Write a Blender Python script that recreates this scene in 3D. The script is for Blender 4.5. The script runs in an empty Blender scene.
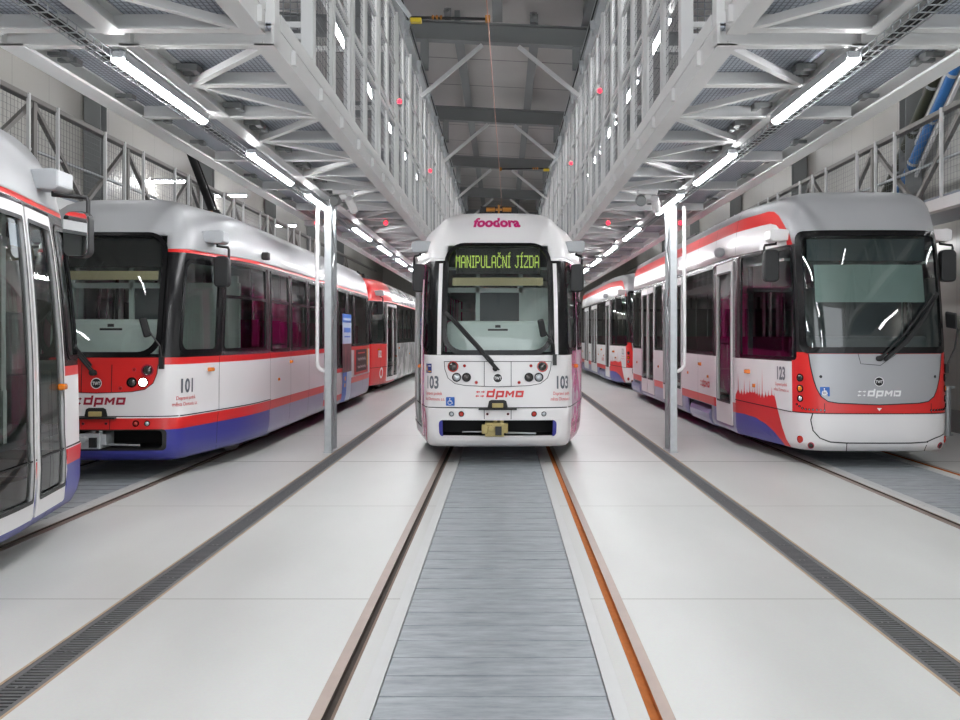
import bpy, bmesh, math, random
from mathutils import Vector, Matrix
from bisect import bisect_right
random.seed(7)
SC = bpy.context.scene
COL = SC.collection
PI = math.pi

# ------------------------------------------------------------------ materials
def lin(c):
    c = c / 255.0
    return c / 12.92 if c <= 0.04045 else ((c + 0.055) / 1.055) ** 2.4
def rgb(r, g, b): return (lin(r), lin(g), lin(b), 1.0)

def nodes_of(name):
    m = bpy.data.materials.new(name); m.use_nodes = True
    nt = m.node_tree
    return m, nt, nt.nodes['Principled BSDF']

def pbr(name, c, rough=0.5, metal=0.0, var=0.06, scale=6.0, coat=0.0, spec=0.5, bump=0.0):
    m, nt, p = nodes_of(name)
    tc = nt.nodes.new('ShaderNodeTexCoord')
    nz = nt.nodes.new('ShaderNodeTexNoise'); nz.inputs['Scale'].default_value = scale; nz.inputs['Detail'].default_value = 4
    nt.links.new(tc.outputs['Object'], nz.inputs['Vector'])
    mx = nt.nodes.new('ShaderNodeMix'); mx.data_type = 'RGBA'
    col = rgb(*c)
    mx.inputs['A'].default_value = tuple(max(0, x * (1 - var)) for x in col[:3]) + (1,)
    mx.inputs['B'].default_value = tuple(min(1, x * (1 + var)) for x in col[:3]) + (1,)
    nt.links.new(nz.outputs['Fac'], mx.inputs['Factor'])
    nt.links.new(mx.outputs['Result'], p.inputs['Base Color'])
    p.inputs['Roughness'].default_value = rough; p.inputs['Metallic'].default_value = metal
    p.inputs['Coat Weight'].default_value = coat; p.inputs['Coat Roughness'].default_value = 0.08
    p.inputs['Specular IOR Level'].default_value = spec
    if bump:
        b = nt.nodes.new('ShaderNodeBump'); b.inputs['Strength'].default_value = bump; b.inputs['Distance'].default_value = 0.01
        nt.links.new(nz.outputs['Fac'], b.inputs['Height']); nt.links.new(b.outputs['Normal'], p.inputs['Normal'])
    return m

def emit(name, c, s):
    m, nt, p = nodes_of(name)
    p.inputs['Base Color'].default_value = rgb(*c)
    p.inputs['Emission Color'].default_value = rgb(*c)
    p.inputs['Emission Strength'].default_value = s
    return m

def glass(name, tint, refl=0.1):
    m = bpy.data.materials.new(name); m.use_nodes = True
    nt = m.node_tree; nt.nodes.clear()
    out = nt.nodes.new('ShaderNodeOutputMaterial')
    tr = nt.nodes.new('ShaderNodeBsdfTransparent'); tr.inputs['Color'].default_value = rgb(*tint)
    gl = nt.nodes.new('ShaderNodeBsdfGlossy'); gl.inputs['Roughness'].default_value = 0.02
    lw = nt.nodes.new('ShaderNodeFresnel'); lw.inputs['IOR'].default_value = 1.6
    ad = nt.nodes.new('ShaderNodeMath'); ad.operation = 'MULTIPLY_ADD'; ad.inputs[1].default_value = 1.0; ad.inputs[2].default_value = refl
    nt.links.new(lw.outputs['Fac'], ad.inputs[0])
    mx = nt.nodes.new('ShaderNodeMixShader')
    nt.links.new(ad.outputs[0], mx.inputs['Fac'])
    nt.links.new(tr.outputs[0], mx.inputs[1]); nt.links.new(gl.outputs[0], mx.inputs[2])
    nt.links.new(mx.outputs[0], out.inputs['Surface'])
    return m

def axis_lines(nt, coord_out, axis, pitch, width, phase=0.0):
    """1 on thin lines every pitch along an object axis"""
    sp = nt.nodes.new('ShaderNodeSeparateXYZ'); nt.links.new(coord_out, sp.inputs[0])
    a = nt.nodes.new('ShaderNodeMath'); a.operation = 'ADD'; a.inputs[1].default_value = -phase + pitch * 100
    nt.links.new(sp.outputs[axis], a.inputs[0])
    md = nt.nodes.new('ShaderNodeMath'); md.operation = 'MODULO'; md.inputs[1].default_value = pitch
    nt.links.new(a.outputs[0], md.inputs[0])
    lt = nt.nodes.new('ShaderNodeMath'); lt.operation = 'LESS_THAN'; lt.inputs[1].default_value = width
    nt.links.new(md.outputs[0], lt.inputs[0])
    return lt.outputs[0]

def lined(name, c, cline, lines, rough=0.5, metal=0.0, var=0.06, scale=3.0, spec=0.5, bump=0.0):
    m = pbr(name, c, rough, metal, var, scale, spec=spec, bump=bump)
    nt = m.node_tree; p = nt.nodes['Principled BSDF']
    tc = nt.nodes.new('ShaderNodeTexCoord')
    src = p.inputs['Base Color'].links[0].from_socket
    for ax, pitch, w, ph in lines:
        f = axis_lines(nt, tc.outputs['Object'], ax, pitch, w, ph)
        mx = nt.nodes.new('ShaderNodeMix'); mx.data_type = 'RGBA'
        nt.links.new(f, mx.inputs['Factor']); nt.links.new(src, mx.inputs['A']); mx.inputs['B'].default_value = rgb(*cline)
        src = mx.outputs['Result']
    nt.links.new(src, p.inputs['Base Color'])
    return m

M = {}
def concrete_mat():
    m, nt, p = nodes_of('polished_concrete')
    tc = nt.nodes.new('ShaderNodeTexCoord')
    n1 = nt.nodes.new('ShaderNodeTexNoise'); n1.inputs['Scale'].default_value = 0.9; n1.inputs['Detail'].default_value = 6
    mp = nt.nodes.new('ShaderNodeMapping'); mp.inputs['Scale'].default_value = (1.0, 0.35, 1)
    mp.inputs['Rotation'].default_value = (0, 0, 0.5)
    nt.links.new(tc.outputs['Object'], mp.inputs['Vector']); nt.links.new(mp.outputs[0], n1.inputs['Vector'])
    r = nt.nodes.new('ShaderNodeValToRGB')
    r.color_ramp.elements[0].position = 0.3; r.color_ramp.elements[0].color = rgb(187, 188, 185)
    r.color_ramp.elements[1].position = 0.72; r.color_ramp.elements[1].color = rgb(205, 206, 203)
    nt.links.new(n1.outputs['Fac'], r.inputs[0])
    n2 = nt.nodes.new('ShaderNodeTexNoise'); n2.inputs['Scale'].default_value = 60; n2.inputs['Detail'].default_value = 3
    nt.links.new(tc.outputs['Object'], n2.inputs['Vector'])
    mx = nt.nodes.new('ShaderNodeMix'); mx.data_type = 'RGBA'; mx.blend_type = 'MULTIPLY'; mx.inputs['Factor'].default_value = 0.12
    nt.links.new(r.outputs[0], mx.inputs['A']); nt.links.new(n2.outputs['Color'], mx.inputs['B'])
    f = axis_lines(nt, tc.outputs['Object'], 1, 3.2, 0.011, 5.88)
    m2 = nt.nodes.new('ShaderNodeMix'); m2.data_type = 'RGBA'; m2.inputs['B'].default_value = rgb(112, 108, 102)
    nt.links.new(f, m2.inputs['Factor']); nt.links.new(mx.outputs['Result'], m2.inputs['A'])
    f2 = axis_lines(nt, tc.outputs['Object'], 1, 90.0, 0.035, 12.26)
    m3 = nt.nodes.new('ShaderNodeMix'); m3.data_type = 'RGBA'; m3.inputs['B'].default_value = rgb(100, 98, 94)
    nt.links.new(f2, m3.inputs['Factor']); nt.links.new(m2.outputs['Result'], m3.inputs['A'])
    nt.links.new(m3.outputs['Result'], p.inputs['Base Color'])
    mr = nt.nodes.new('ShaderNodeMapRange'); mr.inputs['To Min'].default_value = 0.30; mr.inputs['To Max'].default_value = 0.5
    nt.links.new(n1.outputs['Fac'], mr.inputs['Value']); nt.links.new(mr.outputs[0], p.inputs['Roughness'])
    return m

M['concrete'] = concrete_mat()
M['steel_paint'] = pbr('white_grey_steel_paint', (222, 222, 221), 0.45, 0, 0.05, 3)
M['galv'] = pbr('galvanised_steel', (178, 182, 184), 0.4, 0.35, 0.14, 14)
M['dark_steel'] = pbr('dark_grey_steel_paint', (128, 130, 130), 0.5, 0, 0.05, 2)
M['brown_steel'] = pbr('taupe_grey_steel', (128, 124, 120), 0.5, 0, 0.08, 3)
M['grating'] = lined('walkway_grating', (192, 198, 208), (134, 140, 150), [(0, 0.034, 0.010, 0), (1, 0.055, 0.010, 0)], 0.5, 0.2, 0.10, 5)
M['roof_deck'] = lined('roof_deck_sheet', (190, 186, 183), (110, 108, 108), [(1, 2.2, 0.05, 0.9)], 0.55, 0, 0.06, 1.2)
M['wall_panel'] = lined('beige_wall_panel', (168, 165, 159), (134, 132, 127), [(1, 1.2, 0.012, 0.3)], 0.4, 0, 0.03, 0.8)
M['plinth'] = pbr('grey_plinth', (128, 126, 124), 0.6)
M['rail_steel'] = pbr('worn_rail_steel', (150, 132, 122), 0.38, 0.5, 0.12, 8)
M['rail_brown'] = pbr('brown_rail_flank', (118, 98, 84), 0.6, 0.2, 0.25, 12)
M['rail_rust'] = pbr('orange_rust', (172, 96, 30), 0.85, 0.0, 0.35, 18)
M['groove'] = pbr('dark_groove', (62, 52, 46), 0.8, 0, 0.3, 20)
M['cover'] = None
M['cast_iron'] = pbr('drain_cast_iron', (96, 96, 97), 0.6, 0.3, 0.12, 25)
M['black'] = pbr('matte_black', (22, 22, 23), 0.6)
M['black_gloss'] = pbr('gloss_black_trim', (10, 10, 12), 0.25, 0, 0.05, 3, spec=0.3)
M['rubber'] = pbr('black_rubber', (28, 29, 30), 0.5)
M['dark_band'] = pbr('dark_brown_window_band', (72, 64, 66), 0.25, 0.1, 0.06, 3, coat=0.3)
M['white'] = pbr('white_tram_paint', (226, 224, 224), 0.34, 0, 0.02, 2, coat=0.12)
M['red'] = pbr('red_tram_paint', (212, 38, 36), 0.34, 0, 0.04, 2, coat=0.12)
M['blue'] = pbr('blue_tram_paint', (54, 56, 142), 0.34, 0, 0.04, 2, coat=0.12)
M['lilac'] = pbr('lilac_grey_skirt_paint', (136, 136, 172), 0.3, 0, 0.05, 2, coat=0.3)
M['grey_roof'] = pbr('light_grey_roof_paint', (168, 169, 171), 0.4, 0, 0.03, 1.5, coat=0.1)
M['grey_shroud'] = pbr('silver_roof_shroud', (158, 159, 161), 0.45, 0.1, 0.03, 1.5)
M['mesh_wire'] = pbr('dull_mesh_wire', (120, 122, 124), 0.6)
M['tube_fill'] = emit('unseen_fill_diffuser', (251, 252, 254), 18)  # for added fill lamps that stay out of view
M['grey_panel'] = pbr('mid_grey_front_panel', (164, 165, 168), 0.35, 0.2, 0.04, 2)
M['magenta'] = pbr('magenta_print', (190, 22, 104), 0.3)
M['red_print'] = pbr('red_print', (206, 36, 36), 0.3)
M['dark_red_print'] = pbr('dark_red_print', (150, 28, 52), 0.3)
M['grey_print'] = pbr('grey_print', (96, 100, 108), 0.3)
M['white_print'] = pbr('white_print', (232, 232, 232), 0.3)
M['sign_blue'] = pbr('wheelchair_sign_blue', (28, 92, 176), 0.35)
M['yellow'] = pbr('yellow_print', (232, 170, 40), 0.4)
M['navy'] = pbr('navy_print', (40, 52, 120), 0.4)
M['led'] = emit('green_yellow_led', (176, 200, 84), 0.42)
M['cream'] = pbr('cream_blind', (196, 184, 146), 0.8)
M['grey_blind'] = pbr('pale_grey_blind', (206, 218, 214), 0.8)
M['teal_in'] = pbr('pale_teal_interior', (226, 236, 233), 0.5)
M['dark_in'] = pbr('dark_interior', (92, 98, 102), 0.6)
M['grey_in'] = pbr('grey_interior', (222, 230, 228), 0.6)
M['seat'] = pbr('plum_seat_fabric', (150, 40, 96), 0.8, 0, 0.2, 30)
M['chrome'] = pbr('chrome', (205, 205, 208), 0.12, 1.0)
M['glass'] = glass('tinted_tram_glass', (247, 253, 250), 0.015)
M['glass_dark'] = glass('dark_tinted_glass', (205, 218, 214), 0.03)
M['lamp_red'] = pbr('red_lens', (170, 40, 30), 0.15, 0, 0.1, 30, coat=0.6)
M['lamp_amber'] = pbr('amber_lens', (220, 120, 20), 0.15, 0, 0.1, 30, coat=0.6)
M['lamp_clear'] = pbr('clear_lens', (190, 196, 200), 0.08, 0.5, 0.2, 40, coat=0.6)
M['lamp_dark'] = pbr('dark_lens', (66, 62, 60), 0.08, 0.4, 0.3, 40, coat=0.6)
M['lamp_lit'] = emit('lit_headlight', (255, 255, 250), 9)
M['coupler'] = pbr('beige_coupler_paint', (176, 160, 104), 0.5, 0, 0.2, 14)
M['mirror'] = pbr('mirror_glass', (225, 228, 230), 0.03, 1.0, 0.0)
M['mirror_box'] = pbr('light_grey_plastic', (170, 173, 176), 0.45)
M['tube'] = emit('lamp_diffuser', (251, 252, 254), 44)
M['tube_up'] = emit('upper_lamp_diffuser', (251, 252, 254), 46)
M['red_led'] = emit('red_signal', (255, 30, 45), 3.5)
M['green_led'] = emit('green_signal', (60, 255, 130), 4)
M['copper'] = pbr('copper_wire', (196, 138, 116), 0.4, 0.6)
M['amber'] = pbr('amber_insulator', (168, 112, 40), 0.4, 0.2, 0.2, 20)
M['yellow_paint'] = pbr('yellow_clamp', (214, 186, 30), 0.5)
M['duct_blue'] = pbr('blue_pipe', (52, 110, 172), 0.35)
M['duct_green'] = pbr('dark_olive_pipe', (62, 64, 48), 0.45)
M['ad_dark'] = pbr('chalkboard_ad', (58, 42, 40), 0.5, 0, 0.3, 9)
M['ad_photo'] = pbr('brown_photo_print', (112, 78, 80), 0.4, 0, 0.55, 7)
M['ad_sky'] = pbr('pale_blue_print', (196, 214, 234), 0.4)
M['ad_blue'] = pbr('ad_blue_print', (64, 120, 208), 0.4)

def cover_mat():
    m, nt, p = nodes_of('zinc_plank_cover')
    tc = nt.nodes.new('ShaderNodeTexCoord')
    mp = nt.nodes.new('ShaderNodeMapping'); mp.inputs['Scale'].default_value = (2.5, 9, 1)
    nt.links.new(tc.outputs['Object'], mp.inputs['Vector'])
    n1 = nt.nodes.new('ShaderNodeTexNoise'); n1.inputs['Scale'].default_value = 1.6; n1.inputs['Detail'].default_value = 7; n1.inputs['Roughness'].default_value = 0.65
    nt.links.new(mp.outputs[0], n1.inputs['Vector'])
    r = nt.nodes.new('ShaderNodeValToRGB')
    r.color_ramp.elements[0].position = 0.3; r.color_ramp.elements[0].color = rgb(130, 136, 141)
    r.color_ramp.elements[1].position = 0.72; r.color_ramp.elements[1].color = rgb(174, 180, 184)
    nt.links.new(n1.outputs['Fac'], r.inputs[0]); nt.links.new(r.outputs[0], p.inputs['Base Color'])
    p.inputs['Metallic'].default_value = 0.2; p.inputs['Roughness'].default_value = 0.42
    return m
M['cover'] = cover_mat()

def livery_noise(name, cols, scale=1.3):
    """soft blotchy printed wrap"""
    m, nt, p = nodes_of(name)
    tc = nt.nodes.new('ShaderNodeTexCoord')
    n1 = nt.nodes.new('ShaderNodeTexNoise'); n1.inputs['Scale'].default_value = scale; n1.inputs['Detail'].default_value = 3
    nt.links.new(tc.outputs['Object'], n1.inputs['Vector'])
    r = nt.nodes.new('ShaderNodeValToRGB'); r.color_ramp.interpolation = 'CONSTANT'
    els = r.color_ramp.elements
    while len(els) < len(cols): els.new(0.5)
    for e, (pos, c) in zip(els, cols): e.position = pos; e.color = rgb(*c)
    nt.links.new(n1.outputs['Fac'], r.inputs[0]); nt.links.new(r.outputs[0], p.inputs['Base Color'])
    p.inputs['Roughness'].default_value = 0.25; p.inputs['Coat Weight'].default_value = 0.4
    return m
M['pink_wrap'] = livery_noise('magenta_pink_wrap', [(0, (228, 200, 214)), (0.36, (222, 130, 178)), (0.42, (196, 36, 116)), (0.62, (160, 20, 94))])
M['sealant'] = pbr('brown_joint_sealant', (166, 144, 120), 0.7, 0, 0.2, 6)
M['pink_film'] = pbr('magenta_window_film', (178, 30, 108), 0.2, 0, 0.2, 2)
M['grey_wrap'] = livery_noise('grey_white_wrap', [(0, (224, 222, 222)), (0.47, (176, 176, 178)), (0.56, (206, 206, 206))], 0.9)

# ------------------------------------------------------------------ mesh builder
class MB:
    def __init__(s): s.v = []; s.f = []; s.m = []
    def add(s, vs, fs, mi=0):
        b = len(s.v); s.v += [tuple(p) for p in vs]
        for f in fs: s.f.append(tuple(b + i for i in f)); s.m.append(mi)
    def box(s, x0, x1, y0, y1, z0, z1, mi=0, rot=None, org=None):
        vs = [Vector((x, y, z)) for z in (z0, z1) for y in (y0, y1) for x in (x0, x1)]
        if rot is not None:
            o = Vector(org) if org is not None else Vector(((x0 + x1) / 2, (y0 + y1) / 2, (z0 + z1) / 2))
            vs = [o + rot @ (p - o) for p in vs]
        s.add(vs, [(0, 2, 3, 1), (4, 5, 7, 6), (0, 1, 5, 4), (2, 6, 7, 3), (0, 4, 6, 2), (1, 3, 7, 5)], mi)
    def bar(s, p, q, w, h, mi=0, up=(0, 0, 1)):
        p = Vector(p); q = Vector(q); d = (q - p).normalized(); u = Vector(up)
        if abs(d.dot(u)) > 0.99: u = Vector((0, 1, 0))
        a = d.cross(u).normalized(); b = a.cross(d).normalized()
        vs = [e + a * (sx * w / 2) + b * (sy * h / 2) for e in (p, q) for sx, sy in ((-1, -1), (1, -1), (1, 1), (-1, 1))]
        s.add(vs, [(3, 2, 1, 0), (4, 5, 6, 7), (0, 1, 5, 4), (1, 2, 6, 5), (2, 3, 7, 6), (3, 0, 4, 7)], mi)
    def tube(s, pts, r, n=8, mi=0, cap=True):
        pts = [Vector(p) for p in pts]; rings = []
        prev = None
        for i, p in enumerate(pts):
            d = (pts[min(i + 1, len(pts) - 1)] - pts[max(i - 1, 0)]).normalized()
            if prev is None:
                u = Vector((0, 0, 1)) if abs(d.z) < 0.9 else Vector((1, 0, 0))
                a = d.cross(u).normalized()
            else:
                a = (prev - d * prev.dot(d)).normalized()
            prev = a; b = d.cross(a)
            rings.append([p + (a * math.cos(t) + b * math.sin(t)) * r for t in [2 * PI * k / n for k in range(n)]])
        vs = [v for rg in rings for v in rg]; fs = []
        for i in range(len(rings) - 1):
            for k in range(n):
                fs.append((i * n + k, i * n + (k + 1) % n, (i + 1) * n + (k + 1) % n, (i + 1) * n + k))
        if cap: fs.append(tuple(range(n - 1, -1, -1))); fs.append(tuple((len(rings) - 1) * n + k for k in range(n)))
        s.add(vs, fs, mi)
    def lathe(s, prof, org, axis, n=20, mi=0):
        """prof: (r, t) pairs along axis"""
        o = Vector(org); d = Vector(axis).normalized()
        u = Vector((0, 0, 1)) if abs(d.z) < 0.9 else Vector((1, 0, 0))
        a = d.cross(u).normalized(); b = d.cross(a)
        vs = []; fs = []
        for r, t in prof:
            for k in range(n):
                th = 2 * PI * k / n
                vs.append(o + d * t + (a * math.cos(th) + b * math.sin(th)) * max(r, 1e-4))
        for i in range(len(prof) - 1):
            for k in range(n):
                fs.append((i * n + k, i * n + (k + 1) % n, (i + 1) * n + (k + 1) % n, (i + 1) * n + k))
        s.add(vs, fs, mi)
    def prism(s, poly, a0, a1, axis='y', mi=0):
        """polygon in the two other axes, extruded along axis"""
        n = len(poly)
        def mk(p, a):
            return (p[0], a, p[1]) if axis == 'y' else ((a, p[0], p[1]) if axis == 'x' else (p[0], p[1], a))
        vs = [mk(p, a0) for p in poly] + [mk(p, a1) for p in poly]
        fs = [tuple(range(n - 1, -1, -1)), tuple(range(n, 2 * n))] + [(i, (i + 1) % n, n + (i + 1) % n, n + i) for i in range(n)]
        s.add(vs, fs, mi)
    def build(s, name, mats, parent=None, smooth=False, bevel=0.0, label=None, kind=None, fixn=True):
        me = bpy.data.meshes.new(name); me.from_pydata(s.v, [], s.f)
        if not isinstance(mats, (list, tuple)): mats = [mats]
        for m in mats: me.materials.append(m)
        if len(mats) > 1: me.polygons.foreach_set('material_index', s.m)
        if smooth: me.polygons.foreach_set('use_smooth', [True] * len(s.f))
        if fixn:
            bm = bmesh.new(); bm.from_mesh(me); bmesh.ops.recalc_face_normals(bm, faces=bm.faces); bm.to_mesh(me); bm.free()
        if smooth and hasattr(me, 'set_sharp_from_angle'): me.set_sharp_from_angle(angle=math.radians(45))
        me.update()
        o = bpy.data.objects.new(name, me); COL.objects.link(o)
        if parent is not None: o.parent = parent
        if bevel:
            b = o.modifiers.new('soft_edges', 'BEVEL'); b.width = bevel; b.segments = 2; b.limit_method = 'ANGLE'
        if label: o['label'] = label
        if kind: o['kind'] = kind
        return o

def thing(name, label, cat, loc=(0, 0, 0), rz=0.0, group=None):
    o = bpy.data.objects.new(name, None); COL.objects.link(o)
    o.empty_display_size = 0.2
    o.location = loc; o.rotation_euler = (0, 0, rz); o['label'] = label; o['category'] = cat
    if group: o['group'] = group
    return o
def tag(o, label, cat, group=None):
    o['label'] = label; o['category'] = cat
    if group: o['group'] = group
    return o
def dup(root, loc=None, rz=None, label=None, group=None):
    r = root.copy(); COL.objects.link(r)
    if loc is not None: r.location = loc
    if rz is not None: r.rotation_euler = (0, 0, rz)
    if label: r['label'] = label
    if group: r['group'] = group
    for ch in list(root.children):
        c = ch.copy(); COL.objects.link(c); c.parent = r
        for g in list(ch.children):
            d = g.copy(); COL.objects.link(d); d.parent = c
    return r
ORD = ['first', 'second', 'third', 'fourth', 'fifth', 'sixth', 'seventh', 'eighth', 'ninth', 'tenth', 'eleventh', 'twelfth', 'thirteenth',
       'fourteenth', 'fifteenth', 'sixteenth', 'seventeenth', 'eighteenth', 'nineteenth', 'twentieth']
# ------------------------------------------------------------------ the hall
TC, TL, TR = -0.047, -4.58, 4.63           # track centre lines
YN, YF = -6.0, 60.0                        # near and far end of the hall
WX = 7.6
DR = ((-2.346, -2.15), (2.08, 2.28))       # drain slots
PH = 0.53                                  # half width of pit cover incl. frame

def sx(side, d): return TC + side * d

cuts = [(-WX, -WX)]
for c in (TL, TC, TR):
    cuts += [(c - 0.7835, c - 0.673), (c - PH - 0.06, c + PH + 0.06), (c + 0.673, c + 0.7835)]
cuts += list(DR); cuts.sort(); cuts.append((WX, WX))
fl = MB()
for a, b in zip(cuts[:-1], cuts[1:]):
    if b[0] - a[1] > 0.01: fl.box(a[1], b[0], YN, YF, -0.12, 0)
fl.box(-WX, WX, YN, YF, -0.5, -0.4)
fo = fl.build('floor', M['concrete'], kind='structure')

def wall_mesh(name, x0, x1, y0, y1, z0, z1, mat):
    b = MB(); b.box(x0, x1, y0, y1, z0, z1); return b.build(name, mat, kind='structure')
wall_mesh('wall_left', -WX - 0.2, -WX, YN, YF, -0.5, 8.6, M['wall_panel'])
wall_mesh('wall_right', WX, WX + 0.2, YN, YF, -0.5, 8.6, M['wall_panel'])
wall_mesh('wall_back', -WX, WX, YF, YF + 0.2, -0.5, 8.6, M['wall_panel'])
b = MB(); b.box(-WX, -WX + 0.03, YN, YF, 0, 0.38); b.build('baseboard_left', M['plinth'], kind='structure')
b = MB(); b.box(WX - 0.03, WX, YN, YF, 0, 0.38); b.build('baseboard_right', M['plinth'], kind='structure')
SL = -0.05                                  # roof fall
def rz_(x): return SL * x
b = MB()
b.add([(-WX, YN, 7.62 + rz_(-WX)), (WX, YN, 7.62 + rz_(WX)), (WX, YF, 7.62 + rz_(WX)), (-WX, YF, 7.62 + rz_(-WX)),
       (-WX, YN, 7.8 + rz_(-WX)), (WX, YN, 7.8 + rz_(WX)), (WX, YF, 7.8 + rz_(WX)), (-WX, YF, 7.8 + rz_(-WX))],
      [(3, 2, 1, 0), (4, 5, 6, 7), (0, 1, 5, 4), (1, 2, 6, 5), (2, 3, 7, 6), (3, 0, 4, 7)])
b.build('ceiling', M['roof_deck'], kind='structure')

# rails
def make_rail(x, inner, rust):
    """profile across the track: head, flank, groove, lip; inner = side of the groove"""
    b = MB()
    pr = [(0.03, 0), (-0.027, 0), (-0.027, -0.022), (-0.064, -0.022), (-0.064, -0.003), (-0.078, -0.003), (-0.078, -0.12), (0.03, -0.12)]
    pr = [(x - a * inner, z + 0.002) for a, z in pr]
    n = len(pr)
    for i in range(n):
        j = (i + 1) % n
        mi = 0 if i == 0 else (2 if i in (1, 2, 3) else (2 if rust and i == 4 else 1))
        b.add([(pr[i][0], YN, pr[i][1]), (pr[j][0], YN, pr[j][1]), (pr[j][0], YF, pr[j][1]), (pr[i][0], YF, pr[i][1])], [(0, 1, 2, 3)], mi)
    return b.build('tram_rail', [M['rail_steel'], M['rail_brown'], M['rail_rust'] if rust else M['groove']])
for c, nm in ((TL, 'left'), (TC, 'middle'), (TR, 'right')):
    for s_ in (-1, 1):
        rust = s_ > 0 and nm != 'left'
        o = make_rail(c + s_ * 0.7525, -s_, rust)
        # groove toward track centre
        txt = {('left', -1): 'grooved steel rail hidden under the trams on the far-left track',
               ('left', 1): 'brown grooved rail running out from under the tram with the open-glass doors at left',
               ('middle', -1): 'pinkish-brown grooved rail left of the middle zinc pit cover',
               ('middle', 1): 'grooved rail with bright orange rust right of the middle zinc pit cover',
               ('right', -1): 'brown grooved rail leading under the near corner of the silver-roofed tram 123',
               ('right', 1): 'rusty grooved rail against the wall side of tram 123'}[(nm, s_)]
        tag(o, txt, 'rail', 'rails set in the floor')

# pit covers of transverse zinc planks
def pit_cover(c, label):
    t = thing('pit_cover', label, 'floor cover', (c, 0, 0), 0, 'pit covers between the rails')
    b = MB(); y = 2.6; k = 0
    while y < 50:
        d = 0.0 if k % 2 else 0.003
        b.box(-0.515, 0.515, y, y + 0.1285, -0.03, -d - 0.001); y += 0.131; k += 1
    b.build('plank_deck', M['cover'], t)
    for s_ in (-1, 1):
        b = MB(); b.box(s_ * 0.555 - 0.034, s_ * 0.555 + 0.034, 2.6, 50, -0.06, 0.002); b.build('edge_frame', M['galv_light'], t)
    b = MB(); b.box(-0.59, 0.59, -3, 2.6, -0.06, 0.0); b.build('end_plate', M['cover'], t)
    return t
M['galv_light'] = pbr('pale_edge_angle', (196, 197, 196), 0.45, 0.1, 0.05, 6)
pit_cover(TC, 'zinc plank cover over the middle pit, running to the camera')
pit_cover(TL, 'zinc plank pit cover between the two nose-to-tail trams on the left track')
pit_cover(TR, 'zinc plank pit cover in front of tram 123 on the right track')

# drains: channel + cast grates
def grate_mesh():
    b = MB(); w = 0.098; L = 0.5
    b.box(-w, -w + 0.03, 0, L - 0.004, -0.03, 0); b.box(w - 0.03, w, 0, L - 0.004, -0.03, 0)
    for k in range(14):
        y = k * L / 13 - 0.008
        b.box(-w + 0.03, w - 0.03, max(0, y), min(L - 0.004, y + 0.017), -0.03, -0.002)
    b.box(-0.022, -0.012, 0.0, 0.03, -0.03, -0.002); b.box(0.012, 0.022, 0.0, 0.03, -0.03, -0.002)
    return b
for (a, c2), lab in zip(DR, ('floor drain with dark cast grates left of the middle track', 'floor drain with dark cast grates right of the middle track')):
    cx = (a + c2) / 2
    t = thing('floor_drain', lab, 'drain', (cx, 0, 0), 0, 'grated floor drains')
    b = MB(); b.box(-0.098, 0.098, YN, YF, -0.3, -0.12); b.box(-0.1, -0.096, YN, YF, -0.3, -0.001); b.box(0.096, 0.1, YN, YF, -0.3, -0.001)
    b.build('channel', M['black'], t)
    for s_ in (-1, 1):
        b = MB(); b.box(s_ * 0.105 - 0.008, s_ * 0.105 + 0.008, YN, YF, -0.01, 0.0012); b.build('sealant_edge', M['sealant'], t)
    g0 = grate_mesh().build('grate', M['cast_iron'], t); g0.location = (0, 2.9, -0.002)
    for k in range(1, 88):
        g = g0.copy(); COL.objects.link(g); g.parent = t; g.location = (0, 2.9 + 0.5 * k, -0.002)
    b = MB(); b.box(-0.098, 0.098, 46.9, YF, -0.03, -0.002); b.build('far_grate', M['cast_iron'], t)

# columns with lacing, one each side
def support_column(side, label):
    t = thing('support_column', label, 'column', (0, 0, 0), 0, 'laced columns carrying the walkways')
    x0 = -2.466 if side < 0 else 2.318
    x1 = x0 + 0.088
    for y in (13.16, 13.50):
        b = MB()
        xi = x1 if side < 0 else x0                      # face to the middle track
        b.box(x0, x1, y, y + 0.012, 0.02, 3.5)
        b.box(x0, x1, y + 0.088, y + 0.1, 0.02, 3.5)
        xo = x0 if side < 0 else x1
        b.box(min(xo, xo - 0.01 * -side), max(xo, xo - 0.01 * -side), y + 0.012, y + 0.088, 0.02, 3.5)
        b.build('post', M['galv'], t, bevel=0.003)
    for k in range(9):
        b = MB(); z = 0.15 + k * 0.38
        ya, yb = (13.25, 13.51) if k % 2 == 0 else (13.51, 13.25)
        xm = (x1 - 0.012) if side < 0 else (x0 + 0.012)
        b.bar((xm, ya, z), (xm, yb, z + 0.36), 0.012, 0.035); b.build('lacing_bar', M['galv'], t)
    b = MB(); b.box(x0 - 0.02, x1 + 0.02, 13.13, 13.63, 0, 0.02); b.build('base_plate', M['galv'], t, bevel=0.004)
    return t
support_column(-1, 'galvanised laced column beside the left floor drain')
support_column(1, 'galvanised laced column beside the right floor drain')
def drop_pipe(side, label):
    xp = -2.58 if side < 0 else 2.52; xc = xp - side * 0.16
    b = MB(); pts = [(xp, 13.2, 3.42), (xp, 13.2, 1.25)]
    for k in range(1, 7):
        a = k / 6 * PI / 2
        pts.append((xp - side * 0.12 * (1 - math.cos(a)), 13.2, 1.25 - 0.12 * math.sin(a)))
    pts.append((xc + side * 0.045, 13.2, 1.13))
    b.tube(pts, 0.027, 12)
    o = b.build('drop_pipe', M['white'], smooth=True); tag(o, label, 'pipe', 'white pipes beside the columns')
drop_pipe(-1, 'white pipe with a hooked lower end beside the left laced column')
drop_pipe(1, 'white pipe with a hooked lower end beside the right laced column')

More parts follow.
